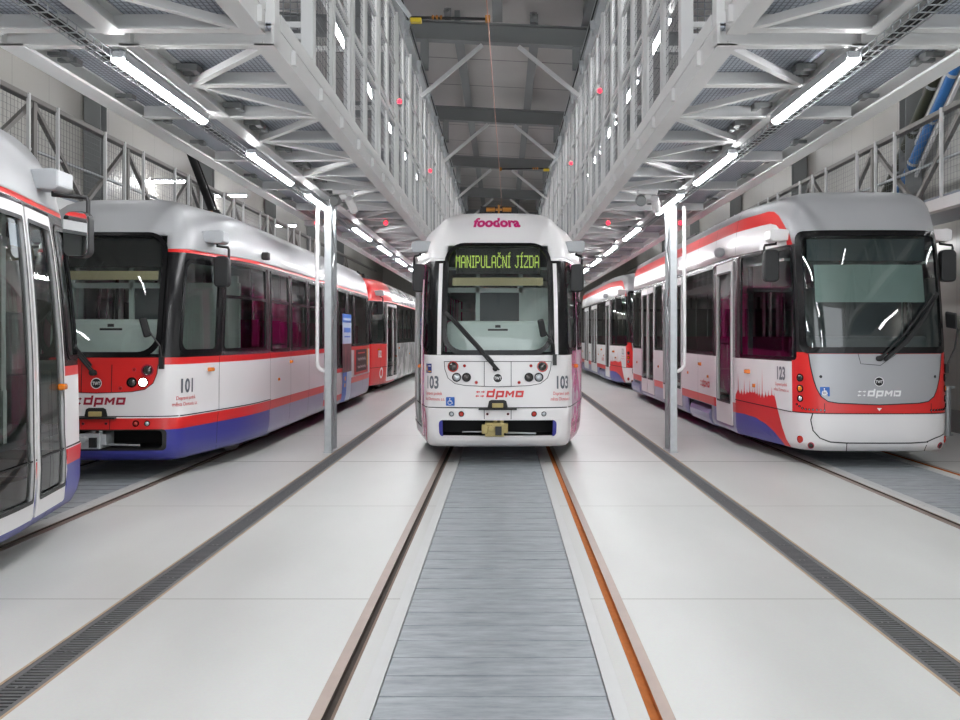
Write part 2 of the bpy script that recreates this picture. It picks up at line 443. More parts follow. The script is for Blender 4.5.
# ------------------------------------------------------------------ roof access platforms
PB = 3.5                                   # underside of steel
PY0, PY1 = 2.2, 46.0
def platform(side, label):
    nm = 'left' if side < 0 else 'right'
    t = thing('access_platform', label, 'walkway', (0, 0, 0), 0, 'steel walkways between the tracks')
    def bx(b, d0, d1, y0, y1, z0, z1, mi=0):
        xa, xb = sx(side, d0), sx(side, d1); b.box(min(xa, xb), max(xa, xb), y0, y1, z0, z1, mi)
    joints = [(PY0, 5.9), (6.13, PY1)]
    for y0, y1 in joints:
        b = MB(); bx(b, 1.43, 1.56, y0, y1, PB, PB + 0.018); bx(b, 1.43, 1.45, y0, y1, PB + 0.018, PB + 0.13); bx(b, 1.43, 1.5, y0, y1, PB + 0.13, PB + 0.145)
        y = y0 + 0.5
        while y < min(y1, 30): bx(b, 1.40, 1.43, y, y + 0.05, PB + 0.02, PB + 0.12); y += 1.0
        b.build('inner_beam', M['steel_paint'], t)
        b = MB(); bx(b, 2.30, 2.43, y0, y1, PB, PB + 0.016); bx(b, 2.36, 2.372, y0, y1, PB + 0.016, PB + 0.11); bx(b, 2.30, 2.43, y0, y1, PB + 0.11, PB + 0.118)
        b.build('middle_beam', M['steel_paint'], t)
        b = MB(); bx(b, 3.05, 3.21, y0, y1, PB, PB + 0.018); bx(b, 3.19, 3.21, y0, y1, PB + 0.018, PB + 0.15); bx(b, 3.05, 3.21, y0, y1, PB + 0.105, PB + 0.118)
        b.build('outer_beam', M['steel_paint'], t)
        b = MB(); bx(b, 1.45, 2.365, y0, y1, PB + 0.12, PB + 0.15); b.build('grating', M['grating'], t)
        b = MB(); bx(b, 2.37, 3.19, y0, y1, PB + 0.12, PB + 0.15); b.build('grating', M['grating'], t)
        b = MB(); bx(b, 1.425, 1.44, max(y0, 2.3) if y0 < 6 else 6.30, y1, PB + 0.147, PB + 0.26); b.build('toe_plate', M['steel_paint'], t)
    b = MB(); bx(b, 1.43, 1.53, 6.16, 6.28, PB + 0.146, 6.24); b.build('end_post', M['steel_paint'], t, bevel=0.004)
    def cross(y, d0, d1):
        b = MB(); bx(b, d0, d1, y, y + 0.085, PB + 0.004, PB + 0.016); bx(b, d0, d1, y + 0.072, y + 0.085, PB + 0.016, PB + 0.119)
        b.build('cross_beam', M['steel_paint'], t)
    cross(4.1, 1.45, 3.06); cross(5.80, 1.43, 3.2); cross(6.13, 1.43, 3.2)
    ys = [8.15 + 2.02 * k for k in range(19)]
    for y in ys: cross(y, 1.45, 3.06)
    nodes = [5.02, 7.1] + [y + 1.0 for y in ys[:-1]]
    for i, y in enumerate(nodes):
        cross(y, 1.45, 2.32)
        if i < 14:
            ya = {5.02: 4.1, 7.1: 6.17}.get(y, y - 1.0); yb = {5.02: 5.85, 7.1: 8.15}.get(y, y + 1.0)
            for ye in (ya, yb):
                b = MB(); b.bar((sx(side, 2.28), y + 0.04, PB + 0.03), (sx(side, 1.5), ye + 0.04, PB + 0.03), 0.05, 0.05)
                b.build('brace', M['steel_paint'], t)
    for i, y in enumerate([6.6, 6.75, 7.75, 8.4, 8.6, 9.6, 10.45, 10.6, 11.6, 12.5, 12.65, 13.6]):
        b = MB(); bx(b, 2.98, 3.12, y, y + 0.05, PB + 0.08, PB + 0.105); bx(b, 2.97, 3.02, y - 0.03, y + 0.07, PB + 0.06, PB + 0.1); b.build('grating_clip', M['dark_steel'], t)
        b = MB(); bx(b, 2.2, 2.33, y + 0.3, y + 0.36, PB + 0.07, PB + 0.11); bx(b, 2.17, 2.22, y + 0.27, y + 0.39, PB + 0.05, PB + 0.1); b.build('grating_clip', M['dark_steel'], t)
    return t
platform(-1, 'grey steel access walkway with grated deck overhead, left of the middle track')
platform(1, 'grey steel access walkway with grated deck overhead, right of the middle track')

# ------------------------------------------------------------------ tube lamps, cable trays
def make_lamp(diff, bare=False):
    t = thing('hanging_tube_lamp', 'lamp', 'lamp')
    b = MB(); b.box(-0.038, 0.038, 0.0, 1.75, 0.03, 0.075); b.box(-0.05, -0.044, 0.0, 1.75, 0.012, 0.075); b.box(0.044, 0.05, 0.0, 1.75, 0.012, 0.075); b.box(-0.03, 0.03, 0.3, 0.36, 0.075, 0.1); b.box(-0.03, 0.03, 1.4, 1.46, 0.075, 0.1)
    b.build('housing', M['mirror_box'], t, bevel=0.01)
    b = MB(); n = 10; ring = []
    pr = [(0.042 * math.cos(a), 0.03 - 0.042 * math.sin(a)) for a in [PI * k / n for k in range(n + 1)]]
    b.prism(pr, 0.0, 1.75, 'y') if not bare else b.tube([(0, 0, 0.0), (0, 1.75, 0.0)], 0.029, 12); b.build('diffuser', diff, t, smooth=True)
    return t
LAMP = {-1: -2.495, 1: 2.273}
lamp0 = make_lamp(M['tube'])
first = True
for side in (-1, 1):
    for k, y in enumerate([-0.3, 2.95, 6.15, 9.40, 12.15, 16.0, 19.25, 22.5, 25.75, 29.0, 32.25, 35.5, 38.75]):  # first two per side are unseen, added for their light
        nm = 'left' if side < 0 else 'right'
        if k == 0: lab = f'unseen tube lamp added for light under the {nm} walkway, behind the camera'
        elif k == 1: lab = f'unseen tube lamp added for light under the {nm} walkway, above the camera'
        elif k == 4: lab = f'lit white tube lamp right above the {nm} laced column'
        elif k < 4: lab = f'unseen tube lamp added for light under the {nm} walkway, {["nearest", "second"][k - 2]} one in the picture'
        else: lab = f'unseen tube lamp added for light under the {nm} walkway, {ORD[k - 5]} one beyond the laced column'
        loc = (LAMP[side], y, PB - 0.1)
        if first:
            lamp0.location = loc; lamp0['label'] = lab; lamp0['group'] = 'tube lamps under the walkways'; first = False
        else: dup(lamp0, loc, None, lab, 'tube lamps under the walkways')
lampu = make_lamp(M['tube_up'], True); first = True
for side in (-1, 1):
    for k in range(10):
        nm = 'left' if side < 0 else 'right'
        lab = f'lit tube lamp up behind the {nm} mesh gates, {ORD[k]} from the camera'
        loc = (sx(side, 2.4), 7.0 + 3.25 * k, 6.098)
        if first: lampu.location = loc; lampu['label'] = lab; lampu['group'] = 'tube lamps above the walkways'; first = False
        else: dup(lampu, loc, None, lab, 'tube lamps above the walkways')
for side in (-1, 1):
    nm = 'left' if side < 0 else 'right'
    t = thing('cable_tray', f'wire basket cable tray along the {nm} row of tube lamps', 'cable tray', (LAMP[side] + side * 0.106, 0, PB - 0.056), 0, 'cable trays')
    b = MB()
    for xx, zz in ((-0.05, 0), (0.0, -0.0), (0.05, 0), (-0.05, 0.045), (0.05, 0.045)):
        b.box(xx - 0.003, xx + 0.003, PY0, 34, zz - 0.003, zz + 0.003)
    y = PY0
    while y < 26:
        b.box(-0.053, 0.053, y, y + 0.007, -0.004, 0.003)
        b.box(-0.053, -0.047, y, y + 0.007, 0, 0.05); b.box(0.047, 0.053, y, y + 0.007, 0, 0.05)
        y += 0.12
    b.build('wire_basket', M['galv'], t)
    b = MB(); b.tube([(-0.02, PY0, 0.016), (-0.02, 34, 0.016)], 0.012, 6); b.tube([(0.012, PY0, 0.014), (0.012, 34, 0.014)], 0.01, 6); b.tube([(0.035, PY0, 0.013), (0.035, 34, 0.013)], 0.008, 6)
    b.build('cable', M['black'], t)

# ------------------------------------------------------------------ mesh gates along the walkway edge
def wire_mesh(w, z0, z1, pitch=0.075, r=0.0017, axis='y'):
    b = MB()
    n = int(w / pitch)
    for k in range(1, n + 1):
        a = k * w / (n + 1)
        if axis == 'y': b.box(-r, r, a - r, a + r, z0, z1)
        else: b.box(a - r, a + r, -r, r, z0, z1)
    n = int((z1 - z0) / pitch)
    for k in range(1, n + 1):
        z = z0 + k * (z1 - z0) / (n + 1)
        if axis == 'y': b.box(-r, r, 0, w, z - r, z + r)
        else: b.box(0, w, -r, r, z - r, z + r)
    return b
GZ0, GZ1 = PB + 0.3, 6.19
def make_gate():
    t = thing('mesh_gate', 'gate', 'gate')
    b = MB(); b.box(-0.05, 0.05, -0.055, 0.055, PB + 0.152, 6.247); b.build('post', M['steel_paint'], t, bevel=0.005)
    b = MB(); b.box(-0.03, 0.03, 0.97, 1.04, PB + 0.152, 6.247); b.build('middle_post', M['steel_paint'], t)
    for y0 in (0.09, 1.07):
        b = MB(); w = 0.85
        for yy in (y0, y0 + w): b.box(-0.025, 0.025, yy - 0.025, yy + 0.025, GZ0, GZ1)
        for zz in (GZ0, 4.62, 4.74, 5.5, GZ1): b.box(-0.02, 0.02, y0, y0 + w, zz - 0.022, zz + 0.022)
        f = b.build('leaf_frame', M['steel_paint'], t)
        g = wire_mesh(w, GZ0, GZ1).build('wire_infill', M['mesh_wire'], f, fixn=False); g.location = (0.0, y0, 0)
    return t
gate0 = make_gate(); first = True
for side in (-1, 1):
    nm = 'left' if side < 0 else 'right'
    for k in range(17):
        lab = f'pale grey double-leaf mesh gate on the {nm} walkway edge, {ORD[k]} from the camera'
        loc = (sx(side, 1.50), 7.55 + 2.02 * k, 0)
        if first: gate0.location = loc; gate0['label'] = lab; gate0['group'] = 'mesh gates'; first = False
        else: dup(gate0, loc, None, lab, 'mesh gates')
    # top girder the gates run on
    t = thing('gate_track', f'steel track girder carrying the {nm} mesh gates', 'girder', (0, 0, 0), 0, 'gate track girders')
    def bx(b, d0, d1, y0, y1, z0, z1):
        xa, xb = sx(side, d0), sx(side, d1); b.box(min(xa, xb), max(xa, xb), y0, y1, z0, z1)
    b = MB(); bx(b, 1.38, 1.56, 5.5, 44, 6.25, 6.27); bx(b, 1.40, 1.42, 5.5, 44, 6.27, 6.45); bx(b, 1.38, 1.56, 5.5, 44, 6.45, 6.465); b.build('girder', M['galv'], t)
    b = MB(); b.tube([(sx(side, 1.36), 5.5, 6.3), (sx(side, 1.36), 44, 6.3)], 0.012, 6); b.build('cable', M['black'], t)
    for k in range(16):
        b = MB(); y = 7.55 + 2.02 * k; bx(b, 1.33, 1.40, y + 0.3, y + 0.42, 6.12, 6.24); bx(b, 1.35, 1.38, y + 0.33, y + 0.39, 6.02, 6.12); b.build('roller_bracket', M['galv'], t)
    # frame carrying upper lamps
    b = MB(); bx(b, 2.35, 2.45, 5.5, 44, 6.2, 6.3)
    for k in range(10):
        bx(b, 1.5, 3.22, 7.5 + 4.04 * k, 7.58 + 4.04 * k, 6.3, 6.38); bx(b, 3.16, 3.22, 7.5 + 4.04 * k, 7.58 + 4.04 * k, PB + 0.152, 6.38)
    b.build('upper_frame', M['steel_paint'], t)
    # outer railing of walkway
    b = MB()
    for k in range(22): bx(b, 3.08, 3.12, 6.3 + 1.6 * k, 6.34 + 1.6 * k, PB + 0.152, 4.8)
    for z in (4.05, 4.4, 4.8): bx(b, 3.08, 3.12, 6.3, 40, z - 0.02, z + 0.02)
    o = b.build('walkway_handrail', M['steel_paint']); tag(o, f'grey handrail on the outer edge of the {nm} overhead walkway', 'handrail', 'walkway handrails')
    # end fence
    t = thing('mesh_fence', f'grey framed mesh fence across the {nm} walkway behind its first gate post', 'fence', (0, 0, 0), 0, 'mesh fences across the walkways')
    b = MB(); xa, xb = sorted((sx(side, 1.57), sx(side, 3.06)))
    for xx in (xa, xb - 0.05, (xa + xb) / 2): b.box(xx, xx + 0.05, 8.0, 8.05, PB + 0.152, 6.0)
    for z in (PB + 0.5, 4.15, 4.25, 4.75, 5.3, 5.97): b.box(xa, xb, 8.0, 8.05, z - 0.025, z + 0.025)
    b.build('frame', M['steel_paint'], t)
    g = wire_mesh(xb - xa, PB + 0.3, 5.97, 0.06, 0.004, 'x').build('wire_infill', M['mesh_wire'], t, fixn=False); g.location = (xa, 8.02, 0)

# red signals, cameras
def signal(loc, lab, grp, out):
    t = thing('hanging_signal_lamp', lab, 'signal lamp', loc, 0, grp)
    b = MB(); b.box(-0.14 if out else -0.03, 0.04 if out else 0.03, -0.02, 0.1, -0.04, 0.05); b.build('lamp_box', M['mirror_box'], t, bevel=0.006)
    b = MB(); b.lathe([(0.0, -0.03), (0.02, -0.026), (0.03, -0.012), (0.032, 0.0)], (out * 0.06 if out else 0, -0.02, 0), (0, 1, 0), 14); b.build('red_lens', M['red_led'], t, smooth=True)
    return t
signal((sx(-1, 3.03), 15.4, PB - 0.052), 'glowing red signal with grey box at the outer edge under the left walkway', 'red signals', 1)
signal((sx(-1, 1.85), 15.4, PB - 0.052), 'glowing red signal under the left walkway nearer the middle track', 'red signals', 0)
signal((sx(1, 2.98), 15.4, PB - 0.052), 'glowing red signal at the outer edge under the right walkway', 'red signals', -1)
signal((sx(1, 1.75), 15.4, PB - 0.052), 'glowing red signal under the right walkway nearer the middle track', 'red signals', 0)
for side, nm in ((-1, 'left'), (1, 'right')):
    for k, y in enumerate((13.3, 18.9)):
        signal((sx(side, 1.40), y, 4.9 if side < 0 else 5.05), f'small red signal on the {nm} mesh gates, {["nearer", "farther"][k]} of two', 'red signals', 0)
def camera_pair(x, lab):
    t = thing('security_camera', lab, 'camera', (x, 12.24, PB + 0.003), 0, 'security cameras')
    b = MB(); b.box(-0.13, 0.13, -0.06, 0.06, -0.06, 0.0); b.box(-0.05, 0.05, -0.05, 0.05, -0.13, -0.06); b.build('bracket', M['white'], t, bevel=0.015)
    b = MB(); b.lathe([(0.0, -0.08), (0.05, -0.08), (0.055, -0.02), (0.055, 0.14), (0.0, 0.16)], (0.10, -0.02, -0.17), (0.25, 0.75, -0.62), 14); b.build('bullet_camera', M['white'], t, smooth=True)
    b = MB(); b.lathe([(0.0, -0.10), (0.055, -0.095), (0.07, -0.06), (0.07, 0.06), (0.0, 0.08)], (-0.09, -0.04, -0.14), (0.1, 1, 0.25), 14); b.build('dome_camera', M['dark_steel'], t, smooth=True)
    return t
camera_pair(-2.06, 'white bracket with two security cameras under the left walkway')
camera_pair(1.86, 'white bracket with two security cameras under the right walkway')

# ------------------------------------------------------------------ roof steel
for k in range(7):
    y = 17.3 + 6.5 * k
    t = thing('roof_beam', f'dark grey roof beam with two pale knee braces, {ORD[k]} from the camera', 'beam', (0, y, 0), 0, 'roof beams')
    b = MB()
    def sl(b, x0, x1, y0, y1, z0, z1):
        b.add([(x, yy, z + rz_(x)) for z in (z0, z1) for yy in (y0, y1) for x in (x0, x1)],
              [(0, 2, 3, 1), (4, 5, 7, 6), (0, 1, 5, 4), (2, 6, 7, 3), (0, 4, 6, 2), (1, 3, 7, 5)])
    sl(b, -7.5, 7.5, -0.11, 0.11, 6.93, 6.955); sl(b, -7.5, 7.5, -0.01, 0.01, 6.955, 7.26); sl(b, -7.5, 7.5, -0.11, 0.11, 7.26, 7.28)
    b.build('girder', M['dark_steel'], t)
    for s_ in (-1, 1):
        b = MB(); b.bar((TC + s_ * 0.33, 0, 6.9 + rz_(s_ * 0.3)), (TC + s_ * 1.44, 0, 5.98), 0.07, 0.07); b.build('knee_brace', M['steel_paint'], t)
        b = MB(); b.box(TC + s_ * 1.38 - 0.07, TC + s_ * 1.38 + 0.07, -0.07, 0.07, 6.466, 6.93 - s_ * 0.07); b.build('hanger', M['dark_steel'], t)
for i, (x, y0, y1, w) in enumerate([(-2.6, 2, 50, 'far-left'), (-0.85, 17.6, 50, 'left of the contact wire'), (0.6, 17.6, 50, 'right of the contact wire'), (2.1, 2, 50, 'far-right'), (-0.1, 2, 17.2, 'above the contact wire nearest the camera'), (1.5, 2, 17.2, 'above the right gate track nearest the camera'), (-5, 2, 50, 'over the left track'), (5, 2, 50, 'over the right track')]):
    b = MB(); b.box(x - 0.05, x + 0.05, y0, y1, 7.305 + rz_(x), 7.61 + rz_(x)); b.box(x - 0.09, x + 0.09, y0, y1, 7.29 + rz_(x), 7.304 + rz_(x))
    o = b.build('roof_purlin', M['dark_steel']); tag(o, f'dark steel roof purlin running lengthwise, {w}', 'purlin', 'roof purlins')
for i, (x, y) in enumerate([(-1.0, 17.2), (0.55, 17.2)]):
    b = MB(); b.box(x - 0.06, x + 0.06, y - 0.08, y + 0.08, 7.30 + rz_(x), 7.48 + rz_(x)); b.lathe([(0.05, 0), (0.07, 0.04), (0.03, 0.08)], (x, y - 0.1, 7.40 + rz_(x)), (0, -1, 0), 10)
    o = b.build('cable_gland', M['dark_steel']); tag(o, ['small dark bracket on the first roof beam, left one', 'small dark bracket on the first roof beam, right one'][i], 'bracket', 'brackets on the roof beam')

# overhead wire, arms
b = MB(); b.tube([(-0.26, 2, 5.55), (-0.19, 11, 5.5), (-0.05, 26, 5.5), (-0.05, 50, 5.5)], 0.007, 6)
tag(b.build('hanging_contact_wire', M['copper'], smooth=True), 'thin copper contact wire hanging above the middle track', 'wire')
def wire_arm(xa, xb, y, z, lab):
    t = thing('wire_support_arm', lab, 'support arm', (0, y, z), 0, 'overhead wire support arms')
    b = MB(); b.tube([(xa, 0, 0), (xb, 0, -0.02)], 0.018, 8); b.build('rod', M['black'], t, smooth=True)
    s_ = 1 if xb > xa else -1
    b = MB(); b.box(min(xa, xa + s_ * 0.14), max(xa, xa + s_ * 0.14), -0.05, 0.05, -0.07, -0.015); b.build('clamp', M['yellow_paint'], t, bevel=0.01)
    b = MB()
    for q in (0.28, 0.33, 0.38): b.lathe([(0.02, -0.015), (0.034, 0.0), (0.02, 0.015)], (xa + s_ * q, 0, 0), (1, 0, 0), 10)
    b.build('insulator', M['amber'], t, smooth=True)
    b = MB(); b.bar((xa, 0, 0), (xa - s_ * 0.25, 0, 0.35), 0.05, 0.05); b.build('bracket', M['galv'], t)
    b = MB(); b.box(xb - 0.03, xb + 0.03, -0.03, 0.03, -0.06, 0.02); b.build('wire_clip', M['amber'], t)
wire_arm(-1.15, -0.19, 11.8, 5.58, 'black rod with yellow clamp holding the contact wire, near the left mesh gates')
wire_arm(1.1, -0.06, 22.6, 5.6, 'black rod holding the wire over the tram roof, from the right gates')

# ------------------------------------------------------------------ walkways along the walls
def wall_walkway(side, label):
    t = thing('wall_walkway', label, 'walkway', (0, 0, 0), 0, 'walkways along the walls')
    d0 = 6.12
    def bx(b, a, c, y0, y1, z0, z1):
        xa, xb = sx(side, a), sx(side, c); b.box(min(xa, xb), max(xa, xb), y0, y1, z0, z1)
    b = MB(); bx(b, d0 - 0.05, 7.5, 4, 46, 3.52, 3.56); b.build('grating', M['grating'], t)
    b = MB(); bx(b, d0 - 0.08, d0 + 0.06, 4, 46, 3.36, 3.52); b.build('edge_beam', M['steel_paint'], t)
    b = MB(); bx(b, d0 - 0.06, d0 + 0.06, 4, 46, 4.68, 4.75); b.build('top_rail', M['brown_steel'], t, bevel=0.01)
    b = MB(); b.tube([(sx(side, d0), 4, 4.06), (sx(side, d0), 46, 4.06)], 0.022, 8); b.build('middle_rail', M['galv'], t, smooth=True)
    y = 6.2; k = 0
    while y < 40:
        b = MB(); bx(b, d0 - 0.045, d0 + 0.045, y, y + 0.09, 3.56, 4.7); b.build('truss_post', M['brown_steel'], t)
        for e in (-1.5, 1.5):
            b = MB(); b.bar((sx(side, d0), y + 0.045, 4.68), (sx(side, d0), y + 0.045 + e, 3.6), 0.06, 0.06, 0, (1, 0, 0)); b.build('truss_diagonal', M['brown_steel'], t)
        y += 3.1; k += 1
    y = 6.8; k = 0
    while y < 36:
        b = MB(); bx(b, d0 - 0.085, d0 - 0.045, y, y + 0.04, 3.5, 4.75); b.build('rail_post', M['steel_paint'], t)
        y += (1.55, 0.75, 0.8)[k % 3]; k += 1
    g = wire_mesh(22.0, 3.56, 4.68, 0.09, 0.0017).build('wire_infill', M['mesh_wire'], t, fixn=False); g.location = (sx(side, d0 - 0.02), 6.2, 0)
    return t
wall_walkway(-1, 'steel walkway with truss railing along the left wall, above the trams')
wall_walkway(1, 'steel walkway with truss railing along the right wall, behind the silver tram roof')
for side in (-1, 1):
    nm = 'left' if side < 0 else 'right'
    for k in range(6):
        y = 10.8 + 6.5 * k
        x = side * 7.42
        b = MB(); b.box(x - 0.15, x + 0.15, y - 0.14, y - 0.12, 0, 7.3 + rz_(x)); b.box(x - 0.15, x + 0.15, y + 0.12, y + 0.14, 0, 7.3 + rz_(x)); b.box(x - 0.01, x + 0.01, y - 0.12, y + 0.12, 0, 7.3 + rz_(x))
        o = b.build('wall_column', M['dark_steel']); tag(o, f'grey steel column against the {nm} wall, {ORD[k]} from the camera', 'column', 'columns along the walls')
    # conduit with lamp stubs
for i, (y, z) in enumerate(((20.5, 4.95), (25.0, 5.3), (31.0, 5.2))):
    t = thing('wall_lamp', f'short lit lamp high on the left wall, {ORD[i]} from the camera', 'lamp', (-7.1, y, z), 0, 'lamps on the left wall')
    b = MB(); b.box(-0.5, 0.35, 0, 0.08, 0.02, 0.07); b.build('housing', M['mirror_box'], t)
    b = MB(); b.box(-0.45, 0.33, 0.01, 0.07, -0.02, 0.02); b.build('diffuser', M['tube_up'], t)
# unseen fill lamps added by the wall walkways, above and below the deck
fill_lamp = make_lamp(M['tube_fill'], True); first = True
for side in (-1, 1):
    nm = 'left' if side < 0 else 'right'
    for row, z in (('above', 6.5), ('below', 3.25)):
        for k in range(10):
            loc = (side * (6.3 if row == 'above' else 7.2), (3.2 if row == 'above' else 5.7) + 5.3 * k, z)
            lab = f'unseen fill lamp added {row} the {nm} wall walkway, {ORD[k]} from the camera'
            if first: fill_lamp.location = loc; fill_lamp['label'] = lab; fill_lamp['group'] = 'unseen fill lamps by the wall walkways'; first = False
            else: dup(fill_lamp, loc, None, lab, 'unseen fill lamps by the wall walkways')

# sloping pipes on the right wall
for i, (dy, mt, lab, r) in enumerate(((0, 'duct_blue', 'blue pipe sloping up the right wall above the silver tram roof', 0.085), (0.75, 'duct_green', 'dark olive pipe sloping up the right wall beside the blue pipe', 0.09))):
    t = thing('wall_pipe', lab, 'pipe', (7.38, dy, 0), 0, 'sloping wall pipes')
    pa, pb = Vector((0, 18.6, 3.57)), Vector((0, 14.1, 7.1))
    b = MB(); b.tube([pa, pb], r, 14); b.build('pipe', M[mt], t, smooth=True)
    for q in range(1, 6):
        p = pa.lerp(pb, q / 6); d = (pb - pa).normalized()
        b = MB(); b.tube([p - d * 0.025, p + d * 0.025], r + 0.015, 14); b.box(0, 0.22, p.y - 0.02, p.y + 0.02, p.z - 0.02, p.z + 0.02); b.build('pipe_clip', M['galv'], t)
    b = MB(); b.bar(pa + Vector((0.08, -0.16, -0.06)), pb + Vector((0.08, -0.16, -0.06)), 0.05, 0.05); b.build('support_channel', M['steel_paint'], t)
# standpipe at the right wall
t = thing('standpipe', 'short galvanised standpipe with T head by the right wall', 'standpipe', (7.25, 15.5, 0))
b = MB(); b.lathe([(0.09, 0), (0.09, 0.02), (0.055, 0.02), (0.055, 0.76), (0.075, 0.76), (0.075, 0.80), (0, 0.80)], (0, 0, 0), (0, 0, 1), 16); b.build('pipe', M['galv'], t, smooth=True)
b = MB(); b.tube([(-0.2, 0, 0.78), (0.12, 0, 0.78)], 0.025, 10); b.build('handle', M['galv'], t, smooth=True)
# ------------------------------------------------------------------ trams: a shell of plan outlines swept over height
def interp(tab, x, k):
    xs = [r[0] for r in tab]
    if x <= xs[0]: return tab[0][k]
    if x >= xs[-1]: return tab[-1][k]
    i = bisect_right(xs, x) - 1
    t = (x - xs[i]) / (xs[i + 1] - xs[i])
    return tab[i][k] * (1 - t) + tab[i + 1][k] * t

class Shell:
    """u: distance round the plan outline from the nose centre (positive = left side of the vehicle when facing its nose from outside, +x)
       v: height parameter; table rows (v, z, half-width factor, lean of the nose)"""
    def __init__(s, half, L, tab, reach=2.9):
        s.L = L; s.tab = tab; s.reach = reach
        pts = [(-half[1][0], half[1][1])] + half + [(half[-1][0], half[-1][1] + 1.0)]
        out = []
        for i in range(1, len(pts) - 2):
            p0, p1, p2, p3 = pts[i - 1:i + 3]
            for k in range(14):
                t = k / 14
                out.append(tuple(0.5 * (2 * p1[c] + (p2[c] - p0[c]) * t + (2 * p0[c] - 5 * p1[c] + 4 * p2[c] - p3[c]) * t * t + (3 * p1[c] - p0[c] - 3 * p2[c] + p3[c]) * t ** 3) for c in (0, 1)))
        out.append(half[-1]); out.append((half[-1][0], L / 2))
        d = 0; s.q = [(0, 0.0, 0.0)]
        for a, b in zip(out[:-1], out[1:]):
            d += math.hypot(b[0] - a[0], b[1] - a[1]); s.q.append((d, b[0], b[1]))
        s.Sm = d; s.S = 2 * d
        s.qs = [r[0] for r in s.q]; s.vs = [r[0] for r in tab]
    def uy(s, y):
        """u of the side point at distance y from the nose"""
        if y > s.L / 2: return s.S - s.uy(s.L - y)
        for a, b in zip(s.q[:-1], s.q[1:]):
            if a[2] <= y <= b[2] and b[2] > a[2]: return a[0] + (b[0] - a[0]) * (y - a[2]) / (b[2] - a[2])
        return 0
    def P(s, u, v):
        t = min(abs(u), s.S); sg = 1 if u >= 0 else -1
        rear = t > s.Sm
        if rear: t = s.S - t
        i = min(max(bisect_right(s.qs, t) - 1, 0), len(s.q) - 2); a, b = s.q[i], s.q[i + 1]
        f = (t - a[0]) / max(b[0] - a[0], 1e-9); x = a[1] + (b[1] - a[1]) * f; y = a[2] + (b[2] - a[2]) * f
        j = min(max(bisect_right(s.vs, v) - 1, 0), len(s.tab) - 2); c, d = s.tab[j], s.tab[j + 1]
        g = (v - c[0]) / (d[0] - c[0]); z, sx_, ln = (c[k] + (d[k] - c[k]) * g for k in (1, 2, 3))
        w = min(max((y - 0.25) / (s.reach - 0.25), 0), 1); w = 1 - w * w * (3 - 2 * w)
        y = y + ln * w
        if rear: y = s.L - y
        return Vector((sg * x * sx_, y, z))
    def N(s, u, v):
        e = 0.01
        a = s.P(u + e, v) - s.P(u - e, v); b = s.P(u, min(v + e, s.vs[-1])) - s.P(u, v - e)
        n = a.cross(b)
        return n.normalized() if n.length > 1e-9 else Vector((0, 0, 1))
    def at(s, u, v, off=0.0):
        p = s.P(u, v)
        return p + s.N(u, v) * off if off else p

def rrect(u0, u1, v0, v1, r, m=10, k=5):
    r = min(r, (u1 - u0) / 2.01, (v1 - v0) / 2.01)
    cs = [(u1 - r, v0 + r, -PI / 2), (u1 - r, v1 - r, 0), (u0 + r, v1 - r, PI / 2), (u0 + r, v0 + r, PI)]
    out = []
    for i, (cu, cv, a0) in enumerate(cs):
        for q in range(k + 1):
            a = a0 + PI / 2 * q / k; out.append((cu + r * math.cos(a), cv + r * math.sin(a)))
        nx = cs[(i + 1) % 4]; a = a0 + PI / 2
        e = (nx[0] + r * math.cos(a), nx[1] + r * math.sin(a)); st = out[-1]
        for q in range(1, m): out.append((st[0] + (e[0] - st[0]) * q / m, st[1] + (e[1] - st[1]) * q / m))
    return out
def circ(u, v, r, n=20): return [(u + r * math.cos(2 * PI * k / n), v + r * math.sin(2 * PI * k / n)) for k in range(n)]

def ring(S, mb, outer, inner, off=0.004, depth=0.0, mi=0):
    n = len(outer)
    A = [S.at(*p, off) for p in outer]; B = [S.at(*p, off) for p in inner]
    mb.add(A + B, [(i, (i + 1) % n, n + (i + 1) % n, n + i) for i in range(n)], mi)
    if depth:
        A2 = [S.at(*p, off - depth) for p in outer]; B2 = [S.at(*p, off - depth) for p in inner]
        mb.add(A2 + A, [(i, (i + 1) % n, n + (i + 1) % n, n + i) for i in range(n)], mi)
        mb.add(B + B2, [(i, (i + 1) % n, n + (i + 1) % n, n + i) for i in range(n)], mi)
def patch(S, mb, u0, u1, v0, v1, off=0.0, mi=0, du=0.1, dv=0.15):
    nu = max(1, int(math.ceil((u1 - u0) / du))); nv = max(1, int(math.ceil((v1 - v0) / dv)))
    vs = [S.at(u0 + (u1 - u0) * i / nu, v0 + (v1 - v0) * j / nv, off) for j in range(nv + 1) for i in range(nu + 1)]
    fs = [(j * (nu + 1) + i, j * (nu + 1) + i + 1, (j + 1) * (nu + 1) + i + 1, (j + 1) * (nu + 1) + i) for j in range(nv) for i in range(nu)]
    mb.add(vs, fs, mi)
def decal(S, mb, poly, off=0.004, mi=0, step=0.08):
    bm = bmesh.new()
    f = bm.faces.new([bm.verts.new((p[0], p[1], 0)) for p in poly])
    f.normal_update(); bmesh.ops.triangulate(bm, faces=[f], ngon_method='EAR_CLIP')
    for c in (0, 1):
        lo = min(p[c] for p in poly); hi = max(p[c] for p in poly)
        x = lo + step
        while x < hi - 1e-4:
            no = (1, 0, 0) if c == 0 else (0, 1, 0)
            bmesh.ops.bisect_plane(bm, geom=bm.verts[:] + bm.edges[:] + bm.faces[:], plane_co=(x, 0, 0) if c == 0 else (0, x, 0), plane_no=no)
            x += step
    bm.verts.index_update()
    mb.add([S.at(v.co.x, v.co.y, off) for v in bm.verts], [tuple(v.index for v in f.verts) for f in bm.faces], mi)
    bm.free()
